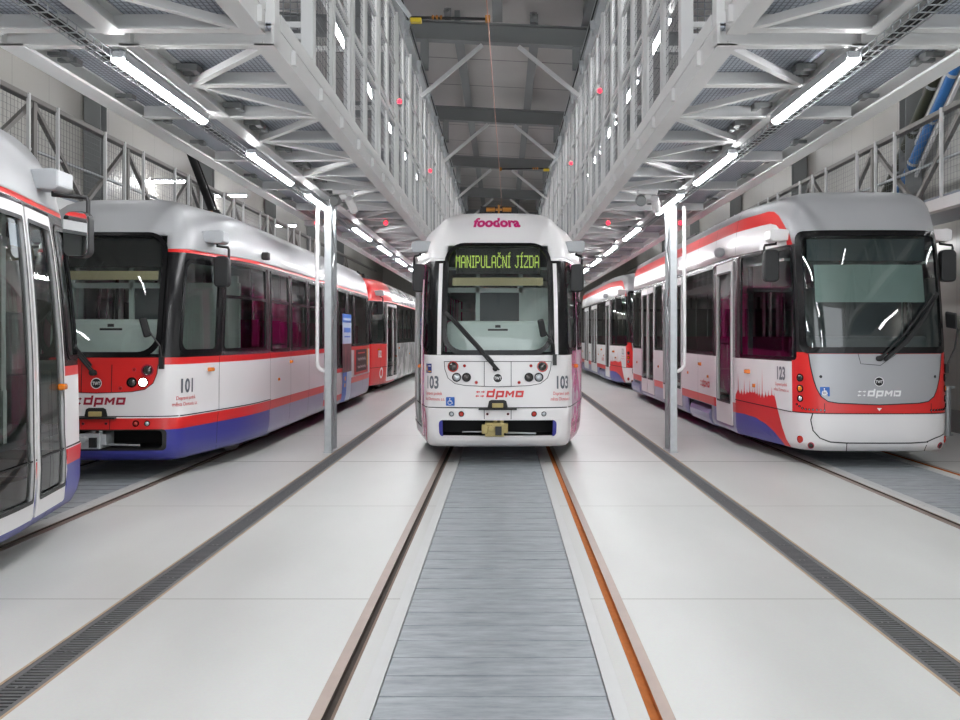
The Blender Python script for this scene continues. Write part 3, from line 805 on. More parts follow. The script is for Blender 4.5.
def stroke(S, mb, pts, w, off=0.004, mi=0, step=0.08):
    """thin line along a (u, v) polyline"""
    dense = [pts[0]]
    for a, b in zip(pts[:-1], pts[1:]):
        n = max(1, int(math.hypot(b[0] - a[0], b[1] - a[1]) / step))
        dense += [(a[0] + (b[0] - a[0]) * k / n, a[1] + (b[1] - a[1]) * k / n) for k in range(1, n + 1)]
    L, R = [], []
    for i, p in enumerate(dense):
        a = dense[max(i - 1, 0)]; b = dense[min(i + 1, len(dense) - 1)]
        d = math.hypot(b[0] - a[0], b[1] - a[1]) or 1; nx, ny = -(b[1] - a[1]) / d * w / 2, (b[0] - a[0]) / d * w / 2
        L.append((p[0] + nx, p[1] + ny)); R.append((p[0] - nx, p[1] - ny))
    n = len(dense)
    mb.add([S.at(*p, off) for p in L] + [S.at(*p, off) for p in R], [(n + i, n + i + 1, i + 1, i) for i in range(n - 1)], mi)
_tc = {}
def text2d(s, size, bold=0.0):
    key = (s, size, bold)
    if key not in _tc:
        c = bpy.data.curves.new('lettering', 'FONT'); c.body = s; c.size = size; c.align_x = 'CENTER'; c.offset = bold * size; c.resolution_u = 3
        o = bpy.data.objects.new('lettering', c); COL.objects.link(o)
        dg = bpy.context.evaluated_depsgraph_get(); dg.update()
        me = bpy.data.meshes.new_from_object(o.evaluated_get(dg))
        _tc[key] = ([(v.co.x, v.co.y) for v in me.vertices], [tuple(p.vertices) for p in me.polygons])
        bpy.data.objects.remove(o); bpy.data.curves.remove(c); bpy.data.meshes.remove(me)
    return _tc[key]
def letter(S, mb, s, u, v, size, width=None, bold=0.0, off=0.005, mi=0):
    vs, fs = text2d(s, size, bold)
    if width:
        w = max(p[0] for p in vs) - min(p[0] for p in vs); k = width / w; c = (max(p[0] for p in vs) + min(p[0] for p in vs)) / 2
        vs = [((p[0] - c) * k, p[1]) for p in vs]
    mb.add([S.at(u + p[0], v + p[1], off) for p in vs], fs, mi)
def operator_logo(S, mb, u, v, unit, off=0.005, mi=0):
    """four arrows and the four block letters; u, v = centre of the x-height line; unit = x-height"""
    Q = []
    def r(x0, x1, y0, y1): Q.append([(x0, y0), (x1, y0), (x1, y1), (x0, y1)])
    for cx, dr in ((0.36, -1), (1.10, 1)):
        for cy in (0.18, 0.82):
            Q.append([(cx + dr * 0.33, cy), (cx + dr * 0.05, cy + 0.2 * dr), (cx + dr * 0.05, cy + 0.08 * dr), (cx - dr * 0.28, cy + 0.08 * dr), (cx - dr * 0.28, cy - 0.08 * dr), (cx + dr * 0.05, cy - 0.08 * dr), (cx + dr * 0.05, cy - 0.2 * dr)])
    t, w = 0.30, 1.2
    def boxl(x): r(x, x + t, 0, 1); r(x + w - t, x + w, 0, 1); r(x + t, x + w - t, 0, t); r(x + t, x + w - t, 1 - t, 1)
    x = 1.75; boxl(x); r(x + w - t, x + w, 1, 1.28)
    x = 3.2; boxl(x); r(x, x + t, -0.28, 0)
    x = 4.65; W = 1.3
    r(x, x + t, 0, 1); r(x + W - t, x + W, 0, 1)
    Q.append([(x + t, 1), (x + t, 0.6), (x + W / 2, 0.2), (x + W / 2, 0.6)]); Q.append([(x + W - t, 1), (x + W / 2, 0.6), (x + W / 2, 0.2), (x + W - t, 0.6)])
    boxl(6.2)
    for q in Q:
        q = [(u + unit * (p[0] - 3.68 + (p[1] - 0.5) * 0.18), v + unit * (p[1] - 0.5)) for p in q]
        a = sum(q[i][0] * q[(i + 1) % len(q)][1] - q[(i + 1) % len(q)][0] * q[i][1] for i in range(len(q)))
        if a < 0: q.reverse()
        decal(S, mb, q, off, mi, 0.12)
DOT = {'M': '10001 11011 10101 10101 10001 10001 10001 10001', 'A': '01110 10001 10001 10001 11111 10001 10001 10001', 'N': '10001 11001 11001 10101 10101 10011 10011 10001',
       'I': '111 010 010 010 010 010 010 111', 'P': '11110 10001 10001 10001 11110 10000 10000 10000', 'U': '10001 10001 10001 10001 10001 10001 10001 01110',
       'L': '10000 10000 10000 10000 10000 10000 10000 11111', 'C': '01110 10001 10000 10000 10000 10000 10001 01110', 'J': '00111 00010 00010 00010 00010 00010 10010 01100',
       'Z': '11111 00001 00001 00010 00100 01000 10000 11111', 'D': '11110 10001 10001 10001 10001 10001 10001 11110'}

def body_mesh(S, root, name, mats, matf, holes, v0, v1, extra_u=(), extra_v=(), solid=True, label=None):
    us = set(); L = S.S
    def steps(a, b, d):
        n = max(1, int(math.ceil((b - a) / d))); return [a + (b - a) * k / n for k in range(n + 1)]
    fine = 3.2
    for sg in (-1, 1):
        for x in steps(0, 1.5, 0.075) + steps(1.5, fine, 0.2) + steps(fine, L - fine, 0.8) + steps(L - fine, L - 1.5, 0.2) + steps(L - 1.5, L, 0.1): us.add(round(sg * x, 4))
    vs = set(round(r[0], 4) for r in S.tab if v0 <= r[0] <= v1) | {v0, v1}
    for h in holes:
        us.update((round(h[0], 4), round(h[1], 4)))
        for q in (h[2], h[3]):
            if v0 < q < v1: vs.add(round(q, 4))
    us.update(round(u, 4) for u in extra_u); vs.update(round(v, 4) for v in extra_v if v0 <= v <= v1)
    us = sorted(us); vs = sorted(vs)
    keep = [us[0]]
    hard = set(round(h[i], 4) for h in holes for i in (0, 1)) | set(round(u, 4) for u in extra_u)
    for u in us[1:]:
        if u - keep[-1] < 0.012:
            if u in hard: keep[-1] = u
            continue
        keep.append(u)
    us = keep; mb = MB(); nu = len(us)
    mb.v = [tuple(S.P(u, v)) for v in vs for u in us]
    for j in range(len(vs) - 1):
        vc = (vs[j] + vs[j + 1]) / 2
        for i in range(nu - 1):
            uc = (us[i] + us[i + 1]) / 2
            if any(h[0] < uc < h[1] and h[2] < vc < h[3] for h in holes): continue
            mb.f.append((j * nu + i, j * nu + i + 1, (j + 1) * nu + i + 1, (j + 1) * nu + i)); mb.m.append(matf(uc, vc))
    o = mb.build(name, list(mats) + [M['grey_in']], root, smooth=True, fixn=False, label=label)
    if solid:
        q = o.modifiers.new('skin_thickness', 'SOLIDIFY'); q.thickness = 0.035; q.offset = -1; q.material_offset = 30; q.material_offset_rim = 0
    return o

def window(S, root, u0, u1, v0, v1, split=None, r=0.06, name='side_window', fr='black_gloss', gl='glass'):
    if u0 > u1: u0, u1 = u1, u0
    mb = MB(); patch(S, mb, u0 - 0.01, u1 + 0.01, v0 - 0.01, v1 + 0.01, -0.008, 0, 0.14, 0.3)
    g = mb.build(name, M[gl], root, smooth=True, fixn=False)
    mb = MB(); ring(S, mb, rrect(u0 - 0.02, u1 + 0.02, v0 - 0.02, v1 + 0.02, r + 0.01), rrect(u0 + 0.018, u1 - 0.018, v0 + 0.018, v1 - 0.018, r), 0.006, 0.02)
    if split:
        patch(S, mb, u0, u1, split - 0.02, split + 0.02, 0.006); um = (u0 + u1) / 2
        patch(S, mb, um - 0.012, um + 0.012, split, v1, 0.006)
    mb.build('window_frame', M[fr], g, smooth=False, fixn=False)
    return g
def door_leaf(S, root, u0, u1, v0, v1, fw=0.07, lo=0.14, hi=0.1, name='door', frm='white', step=True):
    if u0 > u1: u0, u1 = u1, u0
    mb = MB(); ring(S, mb, rrect(u0 + 0.012, u1 - 0.012, v0 + 0.01, v1 - 0.01, 0.02), rrect(u0 + fw, u1 - fw, v0 + lo, v1 - hi, 0.03), 0.012, 0.05)
    d = mb.build(name, M[frm], root, fixn=False)
    mb = MB(); patch(S, mb, u0 + fw - 0.02, u1 - fw + 0.02, v0 + lo - 0.02, v1 - hi + 0.02, -0.01, 0, 0.2, 0.3); mb.build('pane', M['glass'], d, fixn=False, smooth=True)
    mb = MB(); ring(S, mb, rrect(u0 + fw - 0.012, u1 - fw + 0.012, v0 + lo - 0.012, v1 - hi + 0.012, 0.03), rrect(u0 + fw + 0.018, u1 - fw - 0.018, v0 + lo + 0.018, v1 - hi - 0.018, 0.03), 0.014); mb.build('seal', M['rubber'], d, fixn=False)
    return d
def lamp(S, root, u, v, r, lens, name, rim='black_gloss', bulge=0.35):
    mb = MB(); ring(S, mb, circ(u, v, r), circ(u, v, r * 0.78), 0.012, 0.014, 0)
    p = S.at(u, v, 0.004); n = S.N(u, v)
    mb.lathe([(r * 0.8, 0.0), (r * 0.7, r * bulge * 0.4), (r * 0.45, r * bulge * 0.8), (r * 0.2, r * bulge), (0.0, r * bulge * 1.02)], p, n, 16, 1)
    return mb.build(name, [M[rim], M[lens]], root, smooth=True)
def blob(S, root, u, v, w, h, d, mat, name, label=None):
    p = S.at(u, v, 0); n = S.N(u, v); t = (S.at(u + 0.01, v) - S.at(u - 0.01, v)).normalized(); k = n.cross(t)
    mb = MB()
    vs = [p + t * (a * w / 2) + k * (b_ * h / 2) + n * c for c in (-0.01, d) for a, b_ in ((-1, -1), (1, -1), (1, 1), (-1, 1))]
    mb.add(vs, [(3, 2, 1, 0), (4, 5, 6, 7), (0, 1, 5, 4), (1, 2, 6, 5), (2, 3, 7, 6), (3, 0, 4, 7)])
    return mb.build(name, M[mat], root, bevel=min(w, h, d) * 0.3, label=label)
def mirror_assembly(root, S, side, u, v_box, drop, outx, ybase=None, size=(0.17, 0.36), box_mat='mirror_box', facing=1):
    """camera box on the roof edge, cranked arm and hanging mirror"""
    p = S.at(side * u, v_box, 0.0)
    mb = MB(); w = 0.26
    mb.prism([(-0.14, -0.03), (0.12, -0.05), (0.16, -0.02), (0.16, 0.10), (0.1, 0.12), (-0.14, 0.1)], p.y - 0.12, p.y + 0.14, 'y')
    q = mb.build('mirror_bracket', M[box_mat], root, bevel=0.015)
    q.location = (p.x + side * 0.05, 0, p.z); 
    if side < 0: q.scale = (-1, 1, 1)
    xm = p.x + side * outx
    mb = MB(); xa = p.x + side * 0.1
    zt = p.z - drop
    mb.tube([(xa, p.y, p.z), (xa, p.y, p.z - 0.07), (xm, p.y - 0.02, p.z - 0.09), (xm + side * 0.01, p.y - 0.02, p.z - 0.12), (xm + side * 0.01, p.y - 0.02, zt - size[1] * 0.7)], 0.017, 8)
    mb.build('mirror_arm', M['black'], q if False else root, smooth=True)
    mb = MB(); w, h = size; xc = xm - side * (w / 2 - 0.03); zc = zt - h / 2
    pr = [(xc + a, zc + b_) for a, b_ in rrect(-w / 2, w / 2, -h / 2, h / 2, 0.06, 2, 4)]
    mb.prism(pr, p.y - 0.10, p.y + 0.02, 'y')
    m_ = mb.build('mirror_housing', M['rubber'], root, bevel=0.02)
    mb = MB(); pr = [(xc + a, zc + b_) for a, b_ in rrect(-w / 2 + 0.008, w / 2 - 0.008, -h / 2 + 0.008, h / 2 - 0.008, 0.055, 2, 4)]
    mb.prism(pr, p.y + 0.015, p.y + 0.03, 'y'); mb.build('mirror_glass', M['mirror'], m_)
def wiper(S, root, pts, blade, r=0.014):
    mb = MB(); mb.tube([S.at(u, v, 0.05) for u, v in pts], r, 8); mb.lathe([(0.035, 0), (0.035, 0.07), (0.02, 0.08), (0, 0.08)], S.at(*pts[0], -0.005), S.N(*pts[0]), 12)
    q = [(u + 0.05, v - 0.02) for u, v in pts]; mb.tube([S.at(u, v, 0.045) for u, v in q], r * 0.7, 8)
    w = mb.build('wiper', M['black'], root, smooth=True)
    mb = MB(); P = [S.at(u, v, 0.03) for u, v in blade]
    for a, b_ in zip(P[:-1], P[1:]): mb.bar(a, b_, 0.05, 0.02, 0, S.N(*blade[0]))
    mb.build('wiper_blade', M['rubber'], w)
def bogie(root, y):
    mb = MB()
    mb.box(-0.62, 0.62, y - 1.15, y + 1.15, 0.34, 0.5); mb.box(-0.5, 0.5, y - 0.3, y + 0.3, 0.2, 0.45)
    o = mb.build('bogie_frame', M['dark_steel'], root)
    for dy in (-0.9, 0.9):
        for s_ in (-1, 1):
            mb = MB(); mb.lathe([(0.0, -0.03), (0.12, -0.05), (0.14, -0.02), (0.27, -0.02), (0.30, -0.03), (0.325, 0.0), (0.34, 0.08), (0.345, 0.08), (0.345, 0.11), (0.0, 0.11)], (s_ * 0.80, y + dy, 0.35), (-s_, 0, 0), 22)
            mb.build('wheel', M['dark_steel'], o, smooth=True)
def interior(root, S, L, zf, zc, cab=1.8, seats=True, pm='teal_in'):
    mb = MB(); pts = []
    ys = [0.35, 0.9, 1.6, 2.6, L / 2, L - 2.6, L - 1.6, L - 0.9, L - 0.35]
    c0 = 0.95
    prof = [(abs(S.P(S.uy(y), 1.2).x) * 0.95, y) for y in ys]
    poly = [(x, y) for x, y in prof] + [(-x, y) for x, y in reversed(prof)]
    mb.prism(poly, zf - 0.05, zf, 'z'); mb.build('interior_floor', M['dark_in'], root)
    mb = MB(); mb.prism([(x * 0.9, min(max(y, 0.95), L - 0.95)) for x, y in poly], zc, zc + 0.04, 'z'); mb.build('interior_ceiling', M['teal_in'], root)
    for yy, sgn in ((cab, 1), (L - cab, -1)):
        w = abs(S.P(S.uy(yy if yy < L / 2 else yy), 1.2).x) * 0.93
        mb = MB(); mb.box(-w, -0.28, yy - 0.025, yy + 0.025, zf, 1.25); mb.box(0.35, w, yy - 0.025, yy + 0.025, zf, 2.25)
        for xx in (-w + 0.04, -0.30, 0.33): mb.box(xx - 0.03, xx + 0.03, yy - 0.03, yy + 0.03, zf, zc)
        mb.box(-w, w, yy - 0.03, yy + 0.03, 2.25, 2.32); mb.build('cab_partition', M[pm], root)
        mb = MB(); mb.box(-0.27, 0.32, yy + 0.02 * sgn, yy + 0.05 * sgn, zf, 2.25); mb.build('cab_door', M['dark_in'], root)
    for s_ in (1,):  # boards added near the glass; pale ones brighten the older trams' windows
        mb = MB(); mb.box(min(s_ * 0.45, s_ * 0.93), max(s_ * 0.45, s_ * 0.93), cab + 0.05, cab + 0.42, zf, 2.3); mb.box(min(s_ * 0.6, s_ * 0.95), max(s_ * 0.6, s_ * 0.95), cab + 0.5, cab + 0.56, zf, 2.45); mb.build('cab_side_board', M[pm], root, bevel=0.01)
    if seats:
        ss = []
        y = cab + 0.9
        while y < L - cab - 0.6:
            for s_ in (-1, 1):
                mb = MB(); x0 = s_ * 0.66
                mb.box(x0 - 0.36, x0 + 0.36, y, y + 0.42, zf + 0.36, zf + 0.44); mb.box(x0 - 0.36, x0 + 0.36, y + 0.38, y + 0.44, zf + 0.44, zf + 0.98); mb.box(x0 - 0.3, x0 + 0.3, y + 0.15, y + 0.25, zf, zf + 0.36)
                mb.build('seat', M['seat'], root)
            mb = MB(); mb.tube([(0.3, y + 0.2, zf), (0.3, y + 0.2, zc)], 0.017, 8); mb.build('grab_pole', M['chrome'], root, smooth=True)
            y += 1.35
def disc_logo(S, root, u, v, r):
    mb = MB(); decal(S, mb, circ(u, v, r), 0.006, 0, 0.2); ring(S, mb, circ(u, v, r), circ(u, v, r * 0.86), 0.009, 0, 1)
    letter(S, mb, 'TWT', u, v - r * 0.30, r * 0.85, r * 1.45, 0.02, 0.009, 1)
    return mb.build('maker_badge', [M['black'], M['white_print']], root, fixn=False, label='round black badge with white ring')
def wheelchair_sign(S, root, u, v, w):
    mb = MB(); decal(S, mb, rrect(u - w / 2, u + w / 2, v - w / 2, v + w / 2, 0.008, 2, 3), 0.006, 0, 0.2)
    k = w / 2
    decal(S, mb, circ(u - 0.1 * k, v + 0.6 * k, 0.14 * k, 10), 0.009, 1)
    stroke(S, mb, [(u - 0.1 * k, v + 0.42 * k), (u - 0.1 * k, v), (u + 0.35 * k, v), (u + 0.5 * k, v - 0.5 * k)], 0.14 * k, 0.009, 1)
    stroke(S, mb, [(u - 0.1 * k, v + 0.2 * k), (u + 0.3 * k, v + 0.2 * k)], 0.1 * k, 0.009, 1)
    stroke(S, mb, [(u - 0.1 * k + 0.45 * k * math.cos(a), v - 0.25 * k + 0.45 * k * math.sin(a)) for a in [math.radians(110 + 220 * q / 10) for q in range(11)]], 0.12 * k, 0.009, 1, 0.03)
    return mb.build('wheelchair_sign', [M['sign_blue'], M['white_print']], root, fixn=False, label='blue sign with white wheelchair symbol')
def number_text(S, root, num, u, v, h=0.17, owner=True, colour='grey_print', wf=1.5):
    mb = MB(); letter(S, mb, num, u, v, h * 1.36, h * wf, 0.03)
    mb.build('fleet_number', M[colour], root, fixn=False, label='grey fleet number ' + num)
    if owner:
        mb = MB(); letter(S, mb, 'Dopravní podnik', u, v - 0.085, 0.06, 0.24 * wf, 0.004); letter(S, mb, 'města Olomouce, a.s.', u, v - 0.155, 0.06, 0.30 * wf, 0.004)
        mb.build('owner_lettering', M['red_print'], root, fixn=False, label='small red owner lettering in two lines')
def pantograph(root, y0, z0, raised):
    mb = MB()
    for x in (-0.28, 0.28): mb.box(x - 0.03, x + 0.03, y0 - 0.45, y0 + 0.45, z0, z0 + 0.08)
    for y in (y0 - 0.4, y0 + 0.4): mb.box(-0.3, 0.3, y - 0.03, y + 0.03, z0 + 0.02, z0 + 0.1)
    mb.box(-0.29, 0.29, y0 - 0.44, y0 - 0.41, z0 - 0.05, z0 + 0.13)
    p = mb.build('pantograph', M['black'], root)
    mb = MB()
    for x in (-0.22, 0.22):
        for y in (y0 - 0.4, y0 + 0.4): mb.lathe([(0.05, -0.12), (0.07, -0.09), (0.05, -0.06), (0.07, -0.03), (0.05, 0)], (x, y, z0), (0, 0, 1), 12)
    mb.tube([(-0.2, y0 - 0.47, z0 + 0.07), (-0.06, y0 - 0.47, z0 + 0.07)], 0.035, 10); mb.tube([(0.06, y0 - 0.47, z0 + 0.07), (0.2, y0 - 0.47, z0 + 0.07)], 0.035, 10)
    mb.box(-0.015, 0.015, y0 - 0.5, y0 - 0.45, z0, z0 + 0.14); mb.box(-0.05, 0.05, y0 - 0.5, y0 - 0.45, z0 + 0.055, z0 + 0.085)
    mb.build('insulator', M['amber'], p, smooth=False)
    mb = MB()
    if raised:
        mb.tube([(0, y0 + 0.3, z0 + 0.08), (0, y0 - 1.0, z0 + 0.98)], 0.055, 10); mb.tube([(0.1, y0 + 0.3, z0 + 0.05), (0.1, y0 - 0.95, z0 + 0.86)], 0.014, 8)
        mb.tube([(0, y0 - 1.0, z0 + 0.98), (0, y0 + 0.5, z0 + 2.2)], 0.035, 8)
        mb.tube([(-0.8, y0 + 0.5, z0 + 2.12), (-0.5, y0 + 0.5, z0 + 2.22), (0.5, y0 + 0.5, z0 + 2.22), (0.8, y0 + 0.5, z0 + 2.12)], 0.025, 8)
    else:
        mb.tube([(0, y0 - 0.3, z0 + 0.1), (0, y0 + 1.3, z0 + 0.16)], 0.04, 8); mb.tube([(0, y0 + 1.3, z0 + 0.16), (0, y0 + 0.1, z0 + 0.22)], 0.03, 8)
    mb.build('pantograph_arm', M['black'], p, smooth=True)

# ---------------- the older type (rounded grey roof, curved nose)
V_HALF = [(0, 0), (0.36, 0.008), (0.66, 0.03), (0.83, 0.08), (0.91, 0.18), (0.97, 0.45), (1.08, 1.05), (1.185, 1.65), (1.235, 2.15), (1.25, 2.7)]
V_TAB = [(0.22, 0.22, 0.95, 0.05), (0.30, 0.30, 0.975, -0.02), (0.40, 0.40, 0.985, -0.05), (0.57, 0.57, 0.99, -0.05), (0.70, 0.70, 1.0, -0.04), (0.725, 0.725, 1.0, -0.005), (1.0, 1.0, 1.0, 0.0),
         (1.38, 1.38, 1.0, 0.02), (1.7, 1.7, 1.0, 0.07), (2.0, 2.0, 0.997, 0.13), (2.3, 2.3, 0.992, 0.205), (2.6, 2.6, 0.985, 0.30), (2.66, 2.66, 0.98, 0.325),
         (2.75, 2.75, 0.972, 0.365), (2.85, 2.85, 0.953, 0.41), (2.95, 2.95, 0.925, 0.455), (3.05, 3.05, 0.885, 0.505), (3.14, 3.13, 0.835, 0.56), (3.23, 3.2, 0.77, 0.64), (3.32, 3.25, 0.69, 0.74), (3.43, 3.285, 0.58, 0.9), (3.55, 3.305, 0.38, 1.1), (3.7, 3.315, 0.0, 1.3)]
V_ROOF = 2.64
def old_tram(name, label, loc, rz, cfg, group=None):
    root = thing(name, label, 'tram', loc, rz, group)
    L = 15.1; S = Shell(V_HALF, L, V_TAB); U = S.uy
    holes = [(-0.68, 0.68, 1.42, 2.81)]
    if cfg.get('opening', True): holes.append((-0.77, 0.77, 0.35, 0.568))
    wins = {1: list(cfg['wins_l']), -1: list(cfg['wins_r'])}; doors = {1: cfg.get('doors_l', []), -1: cfg.get('doors_r', [])}
    for sd in (1, -1):
        for w in wins[sd]:
            a, b = sorted((sd * U(w[0]), sd * U(w[1]))); holes.append((a, b, w[2], w[3]))
        for d in doors[sd]:
            a, b = sorted((sd * U(d[0]), sd * U(d[1]))); holes.append((a, b, 0.28, 2.57))
    bholes = [h for h in holes]
    low = cfg.get('low', (7.0, 9.6))
    ua, ub = U(low[0]), U(low[1]); ubg0, ubg1 = U(3.2), U(6.6); ur0, ur1 = U(low[1] + 0.5), U(12.9)
    C = cfg['cols']   # belt, mid, stripe, skirt, band
    def matf(u, v):
        a = abs(u)
        if v > 2.6: return 5
        if v > 1.38:
            if a < 0.75 and v > 2.6: return 5
            if C.get('film') and a > 1.3: return 6
            if a < U(1.08): return 8
            return 4
        if cfg.get('plain'):
            if a > cfg.get('wrap_u', 1.12) and C.get('wrap'): return 6
            return 1 if v > 0.26 else 3
        if ua < a < ub:
            if v > 0.95: return 4
            if v > 0.87: return 0
            if v > 0.42: return 1
            return 2 if v > 0.30 else 7
        if v > 1.30: return 0
        if v > 0.70: return 1
        if v > 0.57: return 2
        return 3 if a < U(2.9) else 7
    mats = [M[C['belt']], M[C['mid']], M[C['stripe']], M[C['skirt']], M[C['band']], M[C['gutter']], M[C.get('wrap', 'white')], M[C.get('low_skirt', C['skirt'])], M['black_gloss']]
    extra_v = (0.26, 0.57, 0.70, 0.725, 1.30, 1.38, 2.6, 0.95, 0.87, 0.42, 0.30)
    body_mesh(S, root, 'body', mats, matf, bholes, 0.22, V_ROOF, (ua, ub, -ua, -ub, 1.3, -1.3, U(1.08), -U(1.08), cfg.get('wrap_u', 1.12), -cfg.get('wrap_u', 1.12), U(2.9), -U(2.9)), extra_v)
    rc = cfg.get('roof_front')
    uf = U(2.6)
    body_mesh(S, root, 'roof', [M[C['roof']], M[rc or C['roof']]], (lambda u, v: 1 if rc and abs(u) < uf else 0), bholes, V_ROOF, 3.7, (uf, -uf), (2.8,), True)
    # front window and its black surround
    mb = MB(); patch(S, mb, -0.675, 0.675, 1.415, 2.805, -0.012, 0, 0.1, 0.12); ws = mb.build('windscreen', M['glass'], root, smooth=True, fixn=False)
    mb = MB(); ring(S, mb, rrect(-0.70, 0.70, 1.385, 2.835, 0.24, 14, 7), rrect(-0.648, 0.648, 1.442, 2.795, 0.21, 14, 7), 0.008, 0.02); mb.build('windscreen_surround', M['black_gloss'], ws, fixn=False)
    if cfg.get('white_post'):
        for sg in (-1, 1):
            mb = MB(); patch(S, mb, sg * 0.745 - 0.025, sg * 0.745 + 0.025, 1.385, 2.56, 0.012); mb.build('front_post', M['chrome'] if False else M['white'], root, fixn=False)
    for sd in (1, -1):
        for w in wins[sd]: window(S, root, sd * U(w[0]), sd * U(w[1]), w[2], w[3], w[4] if len(w) > 4 else None, 0.09 if w[0] < 1 else 0.05, gl='pink_film' if C.get('film') and w[0] > 4.5 else 'glass')
        for d in doors[sd]: door_leaf(S, root, sd * U(d[0]), sd * U(d[1]), 0.28, 2.57, fw=0.06, name='door_leaf', frm='pink_wrap' if C.get('film') and d[0] > 2 else 'white')
    # panel seams, each a strip of its own
    def seam(pts, w, off=0.003):
        mb = MB(); stroke(S, mb, pts, w, off); mb.build('panel_seam', M['black'], root, fixn=False)
    seam([(-U(2.9), 0.715), (0, 0.715), (U(2.9), 0.715)], 0.012)
    for sd in (1, -1):
        for y in (1.02, 2.9, 4.2, 5.6, 7.0, 11.9): seam([(sd * U(y), 0.24), (sd * U(y), 1.37)], 0.01)
    if cfg.get('front', True):
        for u in (-0.17, 0.17):
            seam([(u, 0.99), (u, 1.30)], 0.008, 0.004); seam([(u, 0.575), (u, 0.70)], 0.008, 0.004)
    if cfg.get('front', True):
        pan = [(-0.68, 1.30), (-0.67, 1.20), (-0.63, 1.09), (-0.54, 1.02), (-0.4, 0.995), (0, 0.98), (0.4, 0.995), (0.54, 1.02), (0.63, 1.09), (0.67, 1.20), (0.68, 1.30)]
        mb = MB()
        if cfg.get('lamp_panel'):
            decal(S, mb, pan, 0.004, 0); stroke(S, mb, pan, 0.008, 0.006, 1)
            stroke(S, mb, [(-0.17, 0.99), (-0.17, 1.30)], 0.008, 0.006, 1); stroke(S, mb, [(0.17, 0.99), (0.17, 1.30)], 0.008, 0.006, 1)
            mb.build('lamp_panel', [M[cfg['lamp_panel']], M['black']], root, fixn=False)
        else:
            stroke(S, mb, pan + [pan[0]], 0.008, 0.004, 0); mb.build('lamp_panel_seam', M['black'], root, fixn=False)
        for sg in (-1, 1):
            lamp(S, root, sg * 0.565, 1.235, 0.07, 'lamp_dark', 'tail_lamp', cfg.get('tail_rim', 'lamp_red'))
            lamp(S, root, sg * 0.52, 1.10, 0.058, 'lamp_lit' if sg > 0 and cfg.get('lit') else 'lamp_clear', 'headlight')
            lamp(S, root, sg * 0.395, 1.10, 0.058, 'lamp_dark', 'dipped_headlight')
            lamp(S, root, sg * 0.42, 1.245, 0.02, 'lamp_red', 'marker_lamp', 'dark_red_print'); lamp(S, root, sg * 0.27, 1.035, 0.02, 'lamp_red', 'marker_lamp', 'dark_red_print')
            lamp(S, root, sg * 0.46, 0.64, 0.036, 'lamp_red', 'fog_lamp', 'black_gloss'); lamp(S, root, sg * 0.585, 0.64, 0.032, 'lamp_clear', 'fog_lamp', 'black_gloss')
        mb = MB(); lamp(S, root, -0.13, 0.64, 0.016, 'lamp_dark', 'towing_bolt', 'dark_red_print'); lamp(S, root, 0.13, 0.64, 0.016, 'lamp_dark', 'towing_bolt', 'dark_red_print')
        mb = MB(); operator_logo(S, mb, 0.02, 0.89, 0.082); mb.build('operator_lettering', M[cfg['logo']], root, fixn=False, label='block lettering of the operator')
        disc_logo(S, root, 0, 1.09, 0.062)
        # coupler bay, step, coupler
        mb = MB(); mb.box(-0.82, 0.82, 0.16, 0.75, 0.3, 0.34); mb.box(-0.82, 0.82, 0.16, 0.75, 0.6, 0.64); mb.box(-0.82, 0.82, 0.72, 0.76, 0.3, 0.64); mb.box(-0.84, -0.8, 0.18, 0.76, 0.3, 0.64); mb.box(0.8, 0.84, 0.18, 0.76, 0.3, 0.64); mb.build('coupler_bay', M['black'], root)
        mb = MB(); ring(S, mb, rrect(-0.80, 0.80, 0.335, 0.575, 0.05, 10, 4), rrect(-0.755, 0.755, 0.355, 0.562, 0.05, 10, 4), 0.004, 0.04); [patch(S, mb, e - 0.03, e + 0.03, 0.358, 0.56, 0.002, 1) for e in ((-0.735, 0.735) if cfg.get('plain') else ())]; mb.build('bay_rim', [M['white' if cfg.get('plain') else 'black'], M['blue']], root, fixn=False)
        cp = MB(); cp.box(-0.16, 0.08, -0.1, 0.3, 0.36, 0.53); cp.box(-0.2, -0.12, -0.12, 0.0, 0.40, 0.51); cp.box(0.06, 0.13, -0.06, 0.1, 0.40, 0.52); cp.lathe([(0.0, -0.12), (0.035, -0.12), (0.035, 0)], (-0.08, -0.05, 0.47), (0, 1, 0), 12); cp.lathe([(0.025, 0), (0.025, 0.09)], (-0.03, 0.0, 0.52), (0, 0, 1), 8); cp.lathe([(0.025, 0), (0.025, 0.09)], (0.05, 0.0, 0.52), (0, 0, 1), 8)
        c_ = cp.build('coupler', M[cfg.get('coupler', 'coupler')], root, bevel=0.012)
        cp = MB(); cp.box(-0.03, 0.05, -0.13, -0.09, 0.38, 0.49); cp.build('coupler_face', M['rubber'], c_)
        cp = MB(); cp.tube([(0.1, 0.02, 0.40), (0.48, 0.02, 0.39)], 0.012, 8); cp.tube([(-0.16, 0.05, 0.41), (-0.45, 0.1, 0.40)], 0.01, 8); cp.build('coupler_bar', M['galv'], c_, smooth=True)
        mb = MB(); mb.box(-0.24, 0.24, -0.10, 0.1, 0.695, 0.712); mb.build('front_step', M['black'], root)
        mb = MB(); mb.prism([(-0.13, 0.71), (0.13, 0.71), (0.11, 0.80), (0.08, 0.815), (-0.08, 0.815), (-0.11, 0.80)], -0.02, 0.06, 'y'); s_ = mb.build('socket_cover', M['black'], root)
        mb = MB(); mb.box(-0.07, 0.07, -0.055, 0.0, 0.72, 0.775); mb.build('socket', M['coupler'], s_, bevel=0.005)
        wiper(S, root, cfg.get('wiper', [(-0.03, 1.21), (-0.2, 1.40), (-0.42, 1.64), (-0.63, 1.87)]), cfg.get('blade', [(-0.06, 1.28), (-0.28, 1.52), (-0.5, 1.76), (-0.67, 1.92)]))
